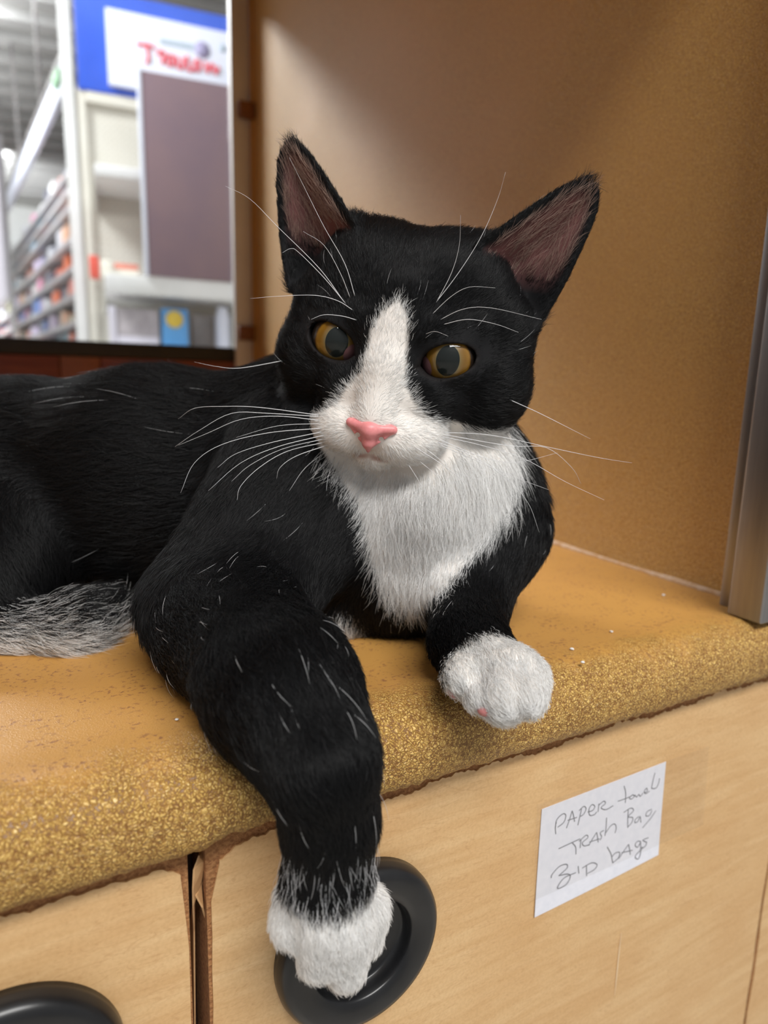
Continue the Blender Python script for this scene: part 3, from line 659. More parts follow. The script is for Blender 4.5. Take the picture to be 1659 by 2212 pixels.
# other front leg and its paw on the ledge
cone(at(1060, 1140, 0.284), at(1010, 1290, 0.262), 0.024, 0.0155, 0.010, None, 'leg2'); cone(at(1010, 1290, 0.262), at(1012, 1385, 0.236), 0.0150, 0.0125, 0.007, None, 'leg2')
cone(at(1012, 1385, 0.236), at(1065, 1445, 0.219), 0.0125, 0.0110, 0.006, None, 'pawB')
fw = at(1090, 1540, 0.197)-at(1012, 1385, 0.236)
for (x0, y0, d0, r0, x1, y1, d1, r1) in ((1000, 1440, .220, .0072, 998, 1462, .213, .0064), (1028, 1482, .212, .0052, 1032, 1506, .206, .0046), (1098, 1460, .213, .0104, 1086, 1512, .204, .0074), (1130, 1468, .211, .0084, 1134, 1505, .203, .0066)):
    cone(at(x0, y0, d0), at(x1, y1, d1), r0, r1, 0.0013, fw, 'pawB')
# tail laid round the far side
TL = [at(-430, 1090, 0.34)+np.array([0, 0.01, -0.02]), np.array([-0.165, 0.47, 0.016]), np.array([-0.09, 0.53, 0.012]), np.array([0.0, 0.53, 0.011]), np.array([0.06, 0.50, 0.010])]
for a, b, r0, r1 in zip(TL, TL[1:], (0.014, 0.011, 0.010, 0.009), (0.011, 0.010, 0.009, 0.006)): cone(a, b, r0, r1, 0.010, None, 'body')
# haunch, hind foot, brisket between the legs
cone(at(30, 1180, 0.300), at(-60, 1270, 0.280), 0.036, 0.030, 0.012, (0.1, 0, -1), 'body')
cone(at(-120, 1350, 0.262), at(150, 1362, 0.266), 0.0110, 0.0092, 0.012, None, 'hind'); cone(at(150, 1358, 0.267), at(212, 1325, 0.276), 0.0092, 0.0085, 0.012, None, 'hind')
cone(at(790, 1300, 0.295), at(700, 1335, 0.285), 0.014, 0.011, 0.008, (-0.3, 0, -1), 'brisket')
cone(at(850, 1230, 0.298), at(720, 1220, 0.30), 0.028, 0.026, 0.012, (0, 0, -1), 'chest')
# head
hel((0.15, 0.95, -3.1), (3.85, 3.25, 3.3), 0.5)
for s in (-1, 1): hel((s*1.6+0.1, 2.35, -3.1), (2.0, 1.85, 2.4), 0.8)
hel((0, 0.2, -2.0), (3.3, 2.5, 2.2), 0.6)
for s in (-1, 1):
    hel((s*2.6+(0.55 if s > 0 else -0.12), -0.85, -2.3), (1.95, 2.05, 2.2), 0.6)
    hel((s*2.75+(0.55 if s > 0 else 0.05), 0.9, -2.7), (1.6, 1.7, 1.9), 0.6)
    hel((s*1.15, -1.55, -0.45), (1.35, 1.25, 1.1), 0.6)
    hel((s*0.90, -2.98, 0.38), (1.15, 0.86, 0.86), 0.36)
    hel((s*1.45, -2.9, -0.3), (1.05, 0.9, 1.1), 0.4)
    hco((s*0.95, 0.75, 0.05), (s*2.7, 1.05, -0.75), 0.34, 0.34, 0.45)
    elli(hw((s*2.05, 0.0, -0.80)), np.array([1.18]*3)*HS, HR, 0.25*HS, (0, 0, -1), 'head')
hco((0, 1.6, -0.75), (0, -0.6, 0.15), 0.95, 0.80, 0.6); hco((0, -0.6, 0.10), (0, -2.30, 0.82), 0.80, 0.70, 0.5)
hel((0, -2.7, 0.40), (0.95, 0.8, 0.80), 0.35)
for s in (-1, 1): hco((s*1.15+0.1, 3.45, -2.9), (s*2.45+(0.25 if s > 0 else 0), 4.05, -2.7), 0.62, 0.32, 0.6)
hel((0, -2.6, -1.7), (2.4, 1.6, 2.2), 0.6)
hel((0, -3.72, 0.10), (0.85, 0.52, 0.80), 0.12)

def sd_prim(pr, P):
    kind, D = pr[0], pr[1]
    if kind == 'c':
        a, b, r0, r1 = D; ba = b-a; L2 = ba@ba; pa = P-a
        t = np.clip((pa@ba)/L2, 0, 1)
        return np.linalg.norm(pa-t[..., None]*ba, axis=-1)-(r0+(r1-r0)*t)
    c, r, ax = D; q = (P-c)@ax.T
    k0 = np.linalg.norm(q/r, axis=-1); k1 = np.linalg.norm(q/(r*r), axis=-1)
    return k0*(k0-1.0)/(k1+1e-9)
def bbox(pr):
    if pr[0] == 'c':
        a, b, r0, r1 = pr[1]; R = max(r0, r1); return np.minimum(a, b)-R, np.maximum(a, b)+R
    c, r, ax = pr[1]; e = np.sqrt(((ax*r[:, None])**2).sum(0)); return c-e, c+e
def smin(a, b, k):
    h = np.maximum(k-np.abs(a-b), 0)/k; return np.minimum(a, b)-h*h*k*0.25
def poly_sd(x, y, poly):
    d = np.full(x.shape, 1e9); s = np.ones(x.shape); n = len(poly)
    for i in range(n):
        ax_, ay = poly[i]; bx, by = poly[i-1]; ex, ey = bx-ax_, by-ay; wx, wy = x-ax_, y-ay
        t = np.clip((wx*ex+wy*ey)/(ex*ex+ey*ey), 0, 1); d = np.minimum(d, (wx-ex*t)**2+(wy-ey*t)**2)
        c1 = y >= ay; c2 = y < by; c3 = ex*wy > ey*wx
        s = np.where((c1 & c2 & c3) | (~c1 & ~c2 & ~c3), -s, s)
    return s*np.sqrt(d)
EAR0 = [(1.5, 3.9), (2.3, 4.72), (3.0, 5.45), (3.6, 6.05), (4.15, 6.45), (4.6, 6.62), (5.0, 6.55), (5.3, 6.25), (5.42, 5.7), (5.4, 5.0), (5.28, 4.2), (5.15, 3.3), (4.9, 2.3), (4.5, 1.2), (3.2, 1.2), (2.0, 2.6)]
EAR = [(x+0.12+0.40*min(1, max(0, (y-1.5)/4.5)), y) for x, y in EAR0]
EX0, EY0, EZ0 = 3.6, 3.3, -2.0
def ear_fields(L, s):
    """L: head-space points; s: side. returns signed distance of the ear shell, outline distance, offset from the mid-surface"""
    x = L[..., 0]*s-(0.28 if s > 0 else 0.0); y = L[..., 1]; z = L[..., 2]
    sd = poly_sd(x, y, EAR); q = np.clip(-sd/1.25, 0, 1); hgt = np.clip((y-1.2)/5.6, 0, 1)
    zc = EZ0-0.45*(x-EX0)-0.10*(y-EY0)-(1.55*(1-hgt)+0.35)*(q*q*(3-2*q))*0.95
    dz = (z-zc)*0.72
    shell = np.maximum(np.abs(dz)-0.10-0.05*(1-hgt), sd+0.08)
    return shell, sd, dz
def eye_uv(L, s):
    """almond coordinates of the eye opening in head space"""
    x = L[..., 0]*s-2.06; y = L[..., 1]-0.02; t = math.radians(20)
    return x*math.cos(t)+y*math.sin(t), -x*math.sin(t)+y*math.cos(t)
def almond(u, v):
    """<0 inside the lids"""
    d1 = np.sqrt(((u-0.03)/0.95)**2+((v+0.05)/0.575)**2)-1.0
    d2 = np.maximum(np.abs(v+0.10+0.12*(u+0.6))-0.20*np.clip((u+1.08)/0.6, 0, 1), np.maximum(-(u+1.08), u))   # inner corner
    return np.minimum(d1*0.57, d2)
def field(P):
    """signed distance of the whole cat at an array of points (used for small sets)"""
    d = np.full(P.shape[:-1], 0.05)
    for pr in prims: d = smin(d, sd_prim(pr, P), pr[2])
    return carve(P, d)
def carve(P, d):
    L = hl(P)
    for s in (-1, 1):
        e, sd, dz = ear_fields(L, s); d = smin(d, e*HS, 0.30*HS)
        u, v = eye_uv(L, s); a = almond(u, v)
        cut = np.maximum(a*HS, (-1.05-L[..., 2])*HS)
        cut = np.maximum(cut, (-(L[..., 0]*s)+0.6)*HS)
        d = np.maximum(d, -cut)
    # soft mouth crease under the pads
    x = np.abs(L[..., 0]); Q = np.stack([x, L[..., 1], L[..., 2]], -1)
    for a, b in (((0, -3.42, 1.12), (0, -3.62, 0.98)), ((0, -3.62, 0.98), (0.55, -3.78, 0.80)), ((0.55, -3.78, 0.80), (1.25, -3.62, 0.25))):
        a = np.array(a); b = np.array(b); ba = b-a; pa = Q-a; t = np.clip((pa@ba)/(ba@ba), 0, 1)
        d = -smin(-d, (np.linalg.norm(pa-t[..., None]*ba, axis=-1)-0.07)*HS, 0.10*HS)
    return d

# grid: fine around the head, coarser elsewhere
lo = np.min([bbox(p)[0] for p in prims], axis=0)-0.006; hi = np.max([bbox(p)[1] for p in prims], axis=0)+0.006
hc = np.array([hw(v) for v in ((-5.7, 7.2, -3.5), (5.7, 7.2, -3.5), (0, -4.6, 1.6), (-4.8, 0, -2), (4.8, 0, -2), (0, 1, 1.6), (-4.8, -3, -1), (4.8, -3, -1), (5.6, 6, -1), (-5.6, 6, -1))])
hlo, hhi = hc.min(0)-0.003, hc.max(0)+0.003
lo = np.minimum(lo, hlo); hi = np.maximum(hi, hhi)
def axis_pts(a, b, fa, fb, fine, coarse):
    def seg(p, q, h): n = max(1, int(math.ceil((q-p)/h))); return list(np.linspace(p, q, n, endpoint=False))
    out = []
    if fa > a: out += seg(a, fa, coarse)
    out += seg(max(a, fa), min(b, fb), fine)
    if fb < b: out += seg(fb, b, coarse)
    return np.array(out+[b])
FINE, CO = 0.00085, 0.0019
G = [axis_pts(lo[i], hi[i], hlo[i], hhi[i], FINE, CO) for i in range(3)]
nx, ny, nz = map(len, G)
D = np.full((nx, ny, nz), 0.03, np.float32)
def sub(lo_, hi_):
    return tuple(slice(max(0, np.searchsorted(G[i], lo_[i])-1), min(len(G[i]), np.searchsorted(G[i], hi_[i])+1)) for i in range(3))
def pts(sl):
    return np.stack(np.meshgrid(G[0][sl[0]], G[1][sl[1]], G[2][sl[2]], indexing='ij'), -1)
for pr in prims:
    a, b = bbox(pr); m = pr[2]+0.004; sl = sub(a-m, b+m)
    D[sl] = smin(D[sl], sd_prim(pr, pts(sl)).astype(np.float32), pr[2])
sl = sub(hlo, hhi); D[sl] = carve(pts(sl), D[sl]).astype(np.float32)
# the cat lies on the ledge: its weight flattens it there, nothing sinks in
def ledge_sd(Y, Z):
    top = 0.0016*np.clip((0.205-Y)/0.02, 0, 1); a = 0.1814-Y; b_ = Z-(top-0.015)
    return np.hypot(np.maximum(a, 0), np.maximum(b_, 0))+np.minimum(np.maximum(a, b_), 0)-0.015
D = np.maximum(D, (0.0009-ledge_sd(G[1][None, :, None], np.maximum(G[2], -0.02)[None, None, :])).astype(np.float32)*np.where(G[2] > -0.02, 1, 1)[None, None, :])
def surface_nets(D, G):
    S = D < 0
    nx, ny, nz = D.shape
    c = np.zeros((nx-1, ny-1, nz-1), np.uint8)
    for i in (0, 1):
        for j in (0, 1):
            for k in (0, 1): c += S[i:nx-1+i, j:ny-1+j, k:nz-1+k]
    act = np.argwhere((c > 0) & (c < 8)); n = len(act)
    idx = np.full((nx-1, ny-1, nz-1), -1, np.int32); idx[act[:, 0], act[:, 1], act[:, 2]] = np.arange(n)
    acc = np.zeros((n, 3)); cnt = np.zeros(n)
    cor = [(i, j, k) for i in (0, 1) for j in (0, 1) for k in (0, 1)]
    for a in cor:
        for ax in range(3):
            if a[ax]: continue
            b = list(a); b[ax] = 1
            ia = act+np.array(a); ib = act+np.array(b)
            da = D[ia[:, 0], ia[:, 1], ia[:, 2]]; db = D[ib[:, 0], ib[:, 1], ib[:, 2]]
            m = (da < 0) != (db < 0); t = da[m]/(da[m]-db[m])
            pa = np.stack([G[q][ia[m, q]] for q in range(3)], 1); pb = np.stack([G[q][ib[m, q]] for q in range(3)], 1)
            acc[m] += pa+(pb-pa)*t[:, None]; cnt[m] += 1
    V = acc/cnt[:, None]
    F = []
    for ax in range(3):
        o1, o2 = [(1, 2), (2, 0), (0, 1)][ax]
        s0 = [slice(None)]*3; s1 = [slice(None)]*3; s0[ax] = slice(0, -1); s1[ax] = slice(1, None)
        A, B = S[tuple(s0)], S[tuple(s1)]
        e = np.argwhere(A != B); e = e[(e[:, o1] > 0) & (e[:, o2] > 0) & (e[:, o1] < D.shape[o1]-1) & (e[:, o2] < D.shape[o2]-1)]
        fl = A[e[:, 0], e[:, 1], e[:, 2]]
        q = []
        for d1, d2 in ((0, 0), (1, 0), (1, 1), (0, 1)):
            z = e.copy(); z[:, o1] -= 1-d1; z[:, o2] -= 1-d2; q.append(idx[z[:, 0], z[:, 1], z[:, 2]])
        q = np.stack(q, 1); q[~fl] = q[~fl][:, ::-1]; F.append(q)
    F = np.vstack(F); F = F[(F >= 0).all(1)]
    return V, F
V, Fq = surface_nets(D, G)
# light smoothing, then keep the largest connected piece
def smooth(V, F, it, lam):
    E_ = np.vstack([F[:, [0, 1]], F[:, [1, 2]], F[:, [2, 3]], F[:, [3, 0]]]); n = len(V)
    deg = np.bincount(E_[:, 0], minlength=n)+np.bincount(E_[:, 1], minlength=n)
    for _ in range(it):
        A = np.stack([np.bincount(E_[:, 0], V[E_[:, 1], k], n)+np.bincount(E_[:, 1], V[E_[:, 0], k], n) for k in range(3)], 1)
        V = V*(1-lam)+lam*A/np.maximum(deg, 1)[:, None]
    return V
V = smooth(V, Fq, 3, 0.5)
def mesh_np(name, V, F):
    me = bpy.data.meshes.new(name); me.vertices.add(len(V)); me.vertices.foreach_set('co', V.astype(np.float32).ravel())
    k = F.shape[1]; me.loops.add(F.size); me.loops.foreach_set('vertex_index', F.astype(np.int32).ravel())
    me.polygons.add(len(F)); me.polygons.foreach_set('loop_start', np.arange(0, F.size, k, dtype=np.int32)); me.polygons.foreach_set('use_smooth', np.ones(len(F), bool))
    me.update(calc_edges=True); me.validate(); return me
# per-vertex region weights, fur direction
n_ = len(V)
fn = np.cross(V[Fq[:, 1]]-V[Fq[:, 0]], V[Fq[:, 3]]-V[Fq[:, 0]])
N = np.zeros((n_, 3))
for k in range(4): 
    for c in range(3): N[:, c] += np.bincount(Fq[:, k], fn[:, c], n_)
N /= np.linalg.norm(N, axis=1)[:, None]+1e-15
regs = ['body', 'chest', 'neck', 'arm', 'leg', 'leg2', 'pawA', 'pawB', 'hind', 'brisket', 'head']
RW = np.zeros((n_, len(regs))); FD = np.zeros((n_, 3))
for pr in prims:
    d = sd_prim(pr, V); w = np.exp(-np.clip(d, -0.003, 0.05)/0.0022)
    RW[:, regs.index(pr[4])] += w
    if pr[4] != 'head': FD += w[:, None]*pr[3]/np.linalg.norm(pr[3])
L = hl(V)
ears = []
for s in (-1, 1):
    e, sd, dz = ear_fields(L, s); ears.append((e, sd, dz))
ear_e = np.minimum(ears[0][0], ears[1][0])
ear_w = np.clip(1-ear_e/0.25, 0, 1)*(L[:, 1] > 1.8)*(L[:, 2] < 0.5)
RW[:, -1] += 400*ear_w
reg = RW.argmax(1); wh = RW[:, -1]/RW.sum(1)
hd = L-np.array([0, -2.35, 1.9]); hd[:, 1] += 0.0
hdir = (hd/np.linalg.norm(hd, axis=1)[:, None])@HR
up_ear = np.where(L[:, :1] > 0, 1, -1)*np.array([0.42, 0, 0])+np.array([0, 0.9, 0]); up_ear = up_ear@HR
hdir = hdir*(1-ear_w[:, None])+up_ear*ear_w[:, None]
FD = FD/(np.linalg.norm(FD, axis=1)[:, None]+1e-12)*(1-wh[:, None])+hdir*wh[:, None]
FD -= N*(FD*N).sum(1)[:, None]; FD /= np.linalg.norm(FD, axis=1)[:, None]+1e-12
# where fur does not grow, inner ear, eye rims
side = np.where(L[:, 0] > 0, 1, 0)
sd_e = np.where(side == 1, ears[1][1], ears[0][1]); dz_e = np.where(side == 1, ears[1][2], ears[0][2])
inner = (ear_w > 0.5) & (dz_e > 0.02) & (sd_e < -0.32) & ((N@zf) > 0.05)
inner_f = np.clip((-sd_e-0.30)/0.35, 0, 1)*(ear_w > 0.4)*(dz_e > 0.0)*np.clip((N@zf)*3, 0, 1)*np.clip((L[:, 1]-2.6)/1.3, 0, 1)
alm = np.full(n_, 9.0)
for s in (-1, 1):
    u, v = eye_uv(L, s); a = almond(u, v); a = np.where((L[:, 0]*s > 0.5) & (L[:, 2] > -1.6), a, 9); alm = np.minimum(alm, a)

BLAZE = [(0.15, 1.75), (-0.35, 1.25), (-0.62, 0.6), (-0.68, -0.2), (-0.72, -0.8), (-1.15, -1.35), (-1.45, -1.95), (-1.9, -2.4), (-2.5, -2.75), (-3.2, -3.3), (-3.2, -6), (5.5, -6), (5.5, -2.5), (3.8, -2.25), (2.4, -2.15), (1.75, -1.95), (1.25, -1.5), (0.88, -1.0), (0.74, -0.2), (0.62, 1.0), (0.4, 1.4)]
CH = at(930, 1150, 0.25); CR = _r; CU = _u
BIB = [(690, 960), (735, 1030), (775, 1090), (795, 1160), (805, 1215), (835, 1280), (880, 1318), (915, 1308), (965, 1262), (1040, 1180), (1105, 1095), (1132, 1010), (1120, 900), (1000, 820), (800, 850)]
BIBm = [((x-930)*0.255/F_, -(y-1150)*0.255/F_) for x, y in BIB]
paw_a0 = pp(700, 1905, 0.150); paw_ax = (pp(708, 2080, 0.15)-pp(708, 1880, 0.15)); paw_ax /= np.linalg.norm(paw_ax)
pawb_c = at(1085, 1490, 0.206)
br_c = at(745, 1340, 0.286)
def white_amount(P, rgi):
    """how white the coat is at points P (0 black .. 1 white); signed field turned soft by the caller's jitter"""
    Lp = hl(P); f = np.full(len(P), -1.0)
    head = rgi == regs.index('head')
    b = -poly_sd(Lp[:, 0], Lp[:, 1], BLAZE)*HS
    b = np.where(Lp[:, 2] > -2.6, b, -1.0)
    f = np.where(head, b, f)
    q = P-CH; cx = q@CR; cy = q@CU
    bib = -poly_sd(cx, cy, BIBm); bib = np.where((q@_f) < 0.075, bib, -1)
    ch = np.isin(rgi, [regs.index(r) for r in ('chest', 'neck', 'body', 'arm', 'leg2', 'brisket')])
    f = np.where(ch, np.maximum(f, bib), f)
    f = np.where(rgi == regs.index('brisket'), np.maximum(f, 0.013-np.linalg.norm(P-br_c, axis=1)), f)
    pa = np.isin(rgi, [regs.index('pawA'), regs.index('leg')])
    f = np.where(pa, np.maximum(f, (P-paw_a0)@paw_ax), f)
    pb = np.isin(rgi, [regs.index('pawB'), regs.index('leg2')])
    f = np.where(pb, np.maximum(f, 0.0200-np.linalg.norm(P-pawb_c, axis=1)), f)
    hn = rgi == regs.index('hind')
    f = np.where(hn, np.maximum(f, 0.0034-np.maximum(P[:, 2]-0.0035, 0)*0.42-0.16*np.maximum(P@_r-at(120, 1360, 0.266)@_r, 0)), f)
    return f
BLACK, WHITE = np.array([0.0078, 0.0078, 0.0086]), np.array([0.96, 0.955, 0.945])
wv = np.clip(white_amount(V, reg)/0.0016+0.5, 0, 1)[:, None]
SKINW = np.array([0.80, 0.75, 0.70]); col = BLACK*1.0*(1-wv)+SKINW*wv
PINK = np.array(srgb(160, 104, 98)); RIM = np.array([0.012, 0.010, 0.010])
col = col*(1-inner_f[:, None])+inner_f[:, None]*np.array(srgb(112, 74, 72))
rim = np.clip(1-(alm-0.02)/0.10, 0, 1)[:, None]; col = col*(1-rim)+RIM*rim
cre = np.full(n_, 9.0); Qm = np.stack([np.abs(L[:, 0]), L[:, 1], L[:, 2]], 1)
for a, b in (((0, -3.42, 1.12), (0, -3.62, 0.98)), ((0, -3.62, 0.98), (0.55, -3.78, 0.80)), ((0.55, -3.78, 0.80), (1.1, -3.66, 0.4))):
    a = np.array(a); b = np.array(b); ba = b-a; pa = Qm-a; t = np.clip((pa@ba)/(ba@ba), 0, 1); cre = np.minimum(cre, np.linalg.norm(pa-t[:, None]*ba, axis=1))
lip_shade = np.clip(1-(cre-0.05)/0.10, 0, 1)[:, None]; col = col*(1-lip_shade)+np.array(srgb(168, 124, 110))*lip_shade  # bare lip line, with the mouth crease's shading darkened into its colour
body_me = mesh_np('body', V, Fq)
ca = body_me.color_attributes.new('coat', 'FLOAT_COLOR', 'POINT'); ca.data.foreach_set('color', np.hstack([col, np.ones((n_, 1))]).astype(np.float32).ravel())
M['skin'] = mat('cat_skin', (0.1, 0.1, 0.1), 0.75, 0, 0.15); q = NT(M['skin']); at_ = q.n('ShaderNodeAttribute', attribute_name='coat'); q.l(at_.outputs['Color'], q.b.inputs['Base Color'])
M['fur'] = mat('cat_fur', (0.1, 0.1, 0.1), 0.38, 0, 0.38); q = NT(M['fur']); at_ = q.n('ShaderNodeAttribute', attribute_name='hair_color'); q.l(at_.outputs['Color'], q.b.inputs['Base Color'])
tl = q.n('ShaderNodeBsdfTranslucent'); q.l(at_.outputs['Color'], tl.inputs['Color']); mxs = q.n('ShaderNodeMixShader'); mxs.inputs[0].default_value = 0.35
q.l(q.b.outputs[0], mxs.inputs[1]); q.l(tl.outputs[0], mxs.inputs[2]); q.l(mxs.outputs[0], [n for n in q.t.nodes if n.type == 'OUTPUT_MATERIAL'][0].inputs[0])
cat = tag(empty('cat', on(600, 1300, 2, 0.0)), 'black and white cat lying on the gold countertop with one paw hanging down', 'cat')
link('body', body_me, M['skin'], cat)

# ---- strands
tri = np.vstack([Fq[:, [0, 1, 2]], Fq[:, [0, 2, 3]]])
ta = 0.5*np.linalg.norm(np.cross(V[tri[:, 1]]-V[tri[:, 0]], V[tri[:, 2]]-V[tri[:, 0]]), axis=1)
dens_r = dict(body=150, chest=260, neck=220, arm=260, leg=420, leg2=420, pawA=750, pawB=750, hind=420, brisket=320, head=620)
len_r = dict(body=0.013, chest=0.011, neck=0.011, arm=0.0075, leg=0.0055, leg2=0.0050, pawA=0.0036, pawB=0.0034, hind=0.012, brisket=0.009, head=0.0046)
lift_r = dict(body=0.26, chest=0.30, neck=0.28, arm=0.24, leg=0.26, leg2=0.28, pawA=0.5, pawB=0.5, hind=0.45, brisket=0.35, head=0.26)
dens = np.array([dens_r[r] for r in regs])[reg]*1e4
lens = np.array([len_r[r] for r in regs])[reg]; lift = np.array([lift_r[r] for r in regs])[reg]
front = np.clip((L[:, 2]+1.5)/3.0, 0, 1)*wh                                        # short velvet on the face, longer on the cheeks
lens = np.where(wh > 0.5, lens*(1.2-0.62*front), lens)
lens = np.where(ear_w > 0.5, np.where(L[:, 1] > 6.35, 0.0055, 0.0026), lens)
dens = np.where(inner_f > 0.3, 70e4, dens); lens = np.where(inner_f > 0.3, 0.008, lens); lift = np.where(inner_f > 0.3, 0.35, lift)
nose_no = (np.abs(L[:, 0]) < 0.78) & (L[:, 1] < -2.42) & (L[:, 1] > -3.35) & (L[:, 2] > 0.9) & (np.abs(L[:, 0]) < 0.16+(L[:, 1]+3.40)*0.80)
dens = np.where((alm < 0.07) | nose_no, 0, dens*np.clip((cre-0.06)/0.12, 0.0, 1)); lens = np.where(alm < 0.45, np.minimum(lens, 0.0010+0.006*np.clip(alm, 0, 1)), lens)
dens = np.where(ledge_sd(V[:, 1], V[:, 2]) < 0.0012, 0, dens)
view = (N*(CAM-V)).sum(1) > -0.06                                                 # far-side coat gets a thinner cover
dens = np.where(view, dens, dens*0.25)
tw = ta*dens[tri].mean(1)*FURK
nh = int(tw.sum()); pick = np.searchsorted(np.cumsum(tw)/tw.sum(), RNG.random(nh)); pick = np.clip(pick, 0, len(tri)-1)
b = RNG.dirichlet((1, 1, 1), nh)[:, :, None]; T3 = tri[pick]
def bar(A): return (A[T3]*(b if A.ndim == 2 else b[:, :, 0])).sum(1)
root = bar(V); nn = bar(N); nn /= np.linalg.norm(nn, axis=1)[:, None]; fd = bar(FD); ln = bar(lens); lf = bar(lift); inn = bar(inner_f)
rgi = reg[T3[:, 0]]
fd = fd+RNG.normal(0, 0.16, (nh, 3)); fd -= nn*(fd*nn).sum(1)[:, None]; fd /= np.linalg.norm(fd, axis=1)[:, None]+1e-12
# clumping noise
def vnoise(P, s, seed):
    rg = np.random.default_rng(seed); o = np.zeros(len(P))
    for k in range(6): d = rg.normal(size=3); d /= np.linalg.norm(d); o += np.sin(P@d*s*(1+0.5*k)+rg.random()*6.28)
    return o/6
ln = ln*np.clip(RNG.normal(1, 0.2, nh), 0.5, 1.6); lf = np.clip(lf*(1+0.5*vnoise(root, 500, 1))+RNG.normal(0, 0.07, nh), 0.06, 0.9)
side_d = np.cross(nn, fd); bend = (RNG.normal(0, 0.14, nh)+0.22*vnoise(root, 420, 2))[:, None]
ts = np.array([0, 0.34, 0.68, 1.0])
H = np.zeros((nh, 4, 3))
for i, t in enumerate(ts):
    H[:, i] = root-nn*0.0003+ln[:, None]*(fd*(t*np.sqrt(1-lf**2))[:, None]+nn*(lf*(t-0.55*t*t)*1.25)[:, None]+side_d*bend*t*t)
jit = RNG.normal(0, 0.0011, nh)+0.0010*vnoise(root, 900, 3)
wa = white_amount(root, rgi)+np.where(rgi == regs.index('head'), 0.85, np.where(rgi == regs.index('hind'), 2.2, 1.3))*jit
wa = np.where(inn > 0.3, -1, wa)
isw = wa > 0
var = np.clip(RNG.normal(1, 0.16, nh), 0.5, 1.5)
hc_ = np.where(isw[:, None], WHITE*np.clip(var, 0.74, 1.05)[:, None], BLACK*(var*1.1)[:, None])
hc_ = np.where((inn > 0.3)[:, None], np.array(srgb(172, 146, 134))*np.clip(var, .6, 1.3)[:, None], hc_)
# stray white guard hairs on the black legs
stray = (~isw) & np.isin(rgi, [regs.index(r) for r in ('leg', 'leg2', 'body', 'arm')]) & (RNG.random(nh) < np.where(rgi == regs.index('leg'), 0.0018, 0.0006))
stray |= (~isw) & np.isin(rgi, [regs.index(r) for r in ('leg', 'pawA')]) & (RNG.random(nh) < 0.06) & (np.abs((root-paw_a0)@paw_ax+0.008) < 0.008)
stray |= (~isw) & (rgi == regs.index('head')) & (inn < 0.1) & (RNG.random(nh) < 0.0005)
hc_[stray] = np.array([0.8, 0.8, 0.82])
scale_s = np.where(stray, 1.7, 1.0)[:, None, None]; H = H[:, :1]+(H-H[:, :1])*scale_s
# strands do not sink into the ledge
pen = 0.0004-ledge_sd(H[:, :, 1], H[:, :, 2]); up_ = H[:, :, 1] > 0.181; H[:, :, 2] += np.where((pen > 0) & up_, pen, 0); H[:, :, 1] -= np.where((pen > 0) & ~up_, pen, 0)
rad = np.where(rgi == regs.index('head'), 0.000045, 0.00006)[:, None]*np.where(stray, 0.85, 1.0)[:, None]*np.array([1.0, 1.0, 0.8, 0.15])
hcv = bpy.data.hair_curves.new('fur'); hcv.add_curves([4]*nh)
hcv.position_data.foreach_set('vector', H.astype(np.float32).ravel())
ra = hcv.attributes.get('radius') or hcv.attributes.new('radius', 'FLOAT', 'POINT'); ra.data.foreach_set('value', rad.astype(np.float32).ravel())
fa = hcv.attributes.new('hair_color', 'FLOAT_COLOR', 'CURVE'); fa.data.foreach_set('color', np.hstack([hc_, np.ones((nh, 1))]).astype(np.float32).ravel())
fo = link('fur', hcv, M['fur'], cat); tag(fo, kind='stuff')
print('cat verts', n_, 'strands', nh, 'grid', nx, ny, nz)

# ---- eyes: eyeball > iris, pupil, cornea
M['sclera'] = noisy('eye_dark', (0.02, 0.014, 0.010), (0.03, 0.02, 0.014), 300, 0.3)
M['haw'] = mat('third_eyelid', srgb(120, 84, 86), 0.35)
def iris_mat():
    m = mat('amber_iris', srgb(178, 122, 30), 0.35); q = NT(m)
    tc = q.n('ShaderNodeAttribute', attribute_name='rad'); nz_ = q.n('ShaderNodeTexNoise', i_Scale=900.0, i_Detail=3.0); g = q.n('ShaderNodeTexCoord'); q.l(g.outputs['Object'], nz_.inputs['Vector'])
    f = q.math('ADD', tc.outputs['Fac'], q.math('MULTIPLY', q.math('SUBTRACT', nz_.outputs['Fac'], 0.5), 0.12))
    c = q.ramp(f, [(0.0, srgb(110, 104, 72)), (0.2, srgb(122, 94, 44)), (0.45, srgb(122, 86, 22)), (0.8, srgb(136, 98, 28)), (0.94, srgb(100, 66, 16)), (1.0, srgb(34, 22, 8))])
    q.l(c, q.b.inputs['Base Color']); return m
M['iris'] = iris_mat(); M['pupil'] = mat('pupil_dark', (0.010, 0.013, 0.012), 0.5, 0, 0.1)
M['cornea'] = clear('cornea', (1, 1, 1), 0.025, 0.02, (1, 1, 1))
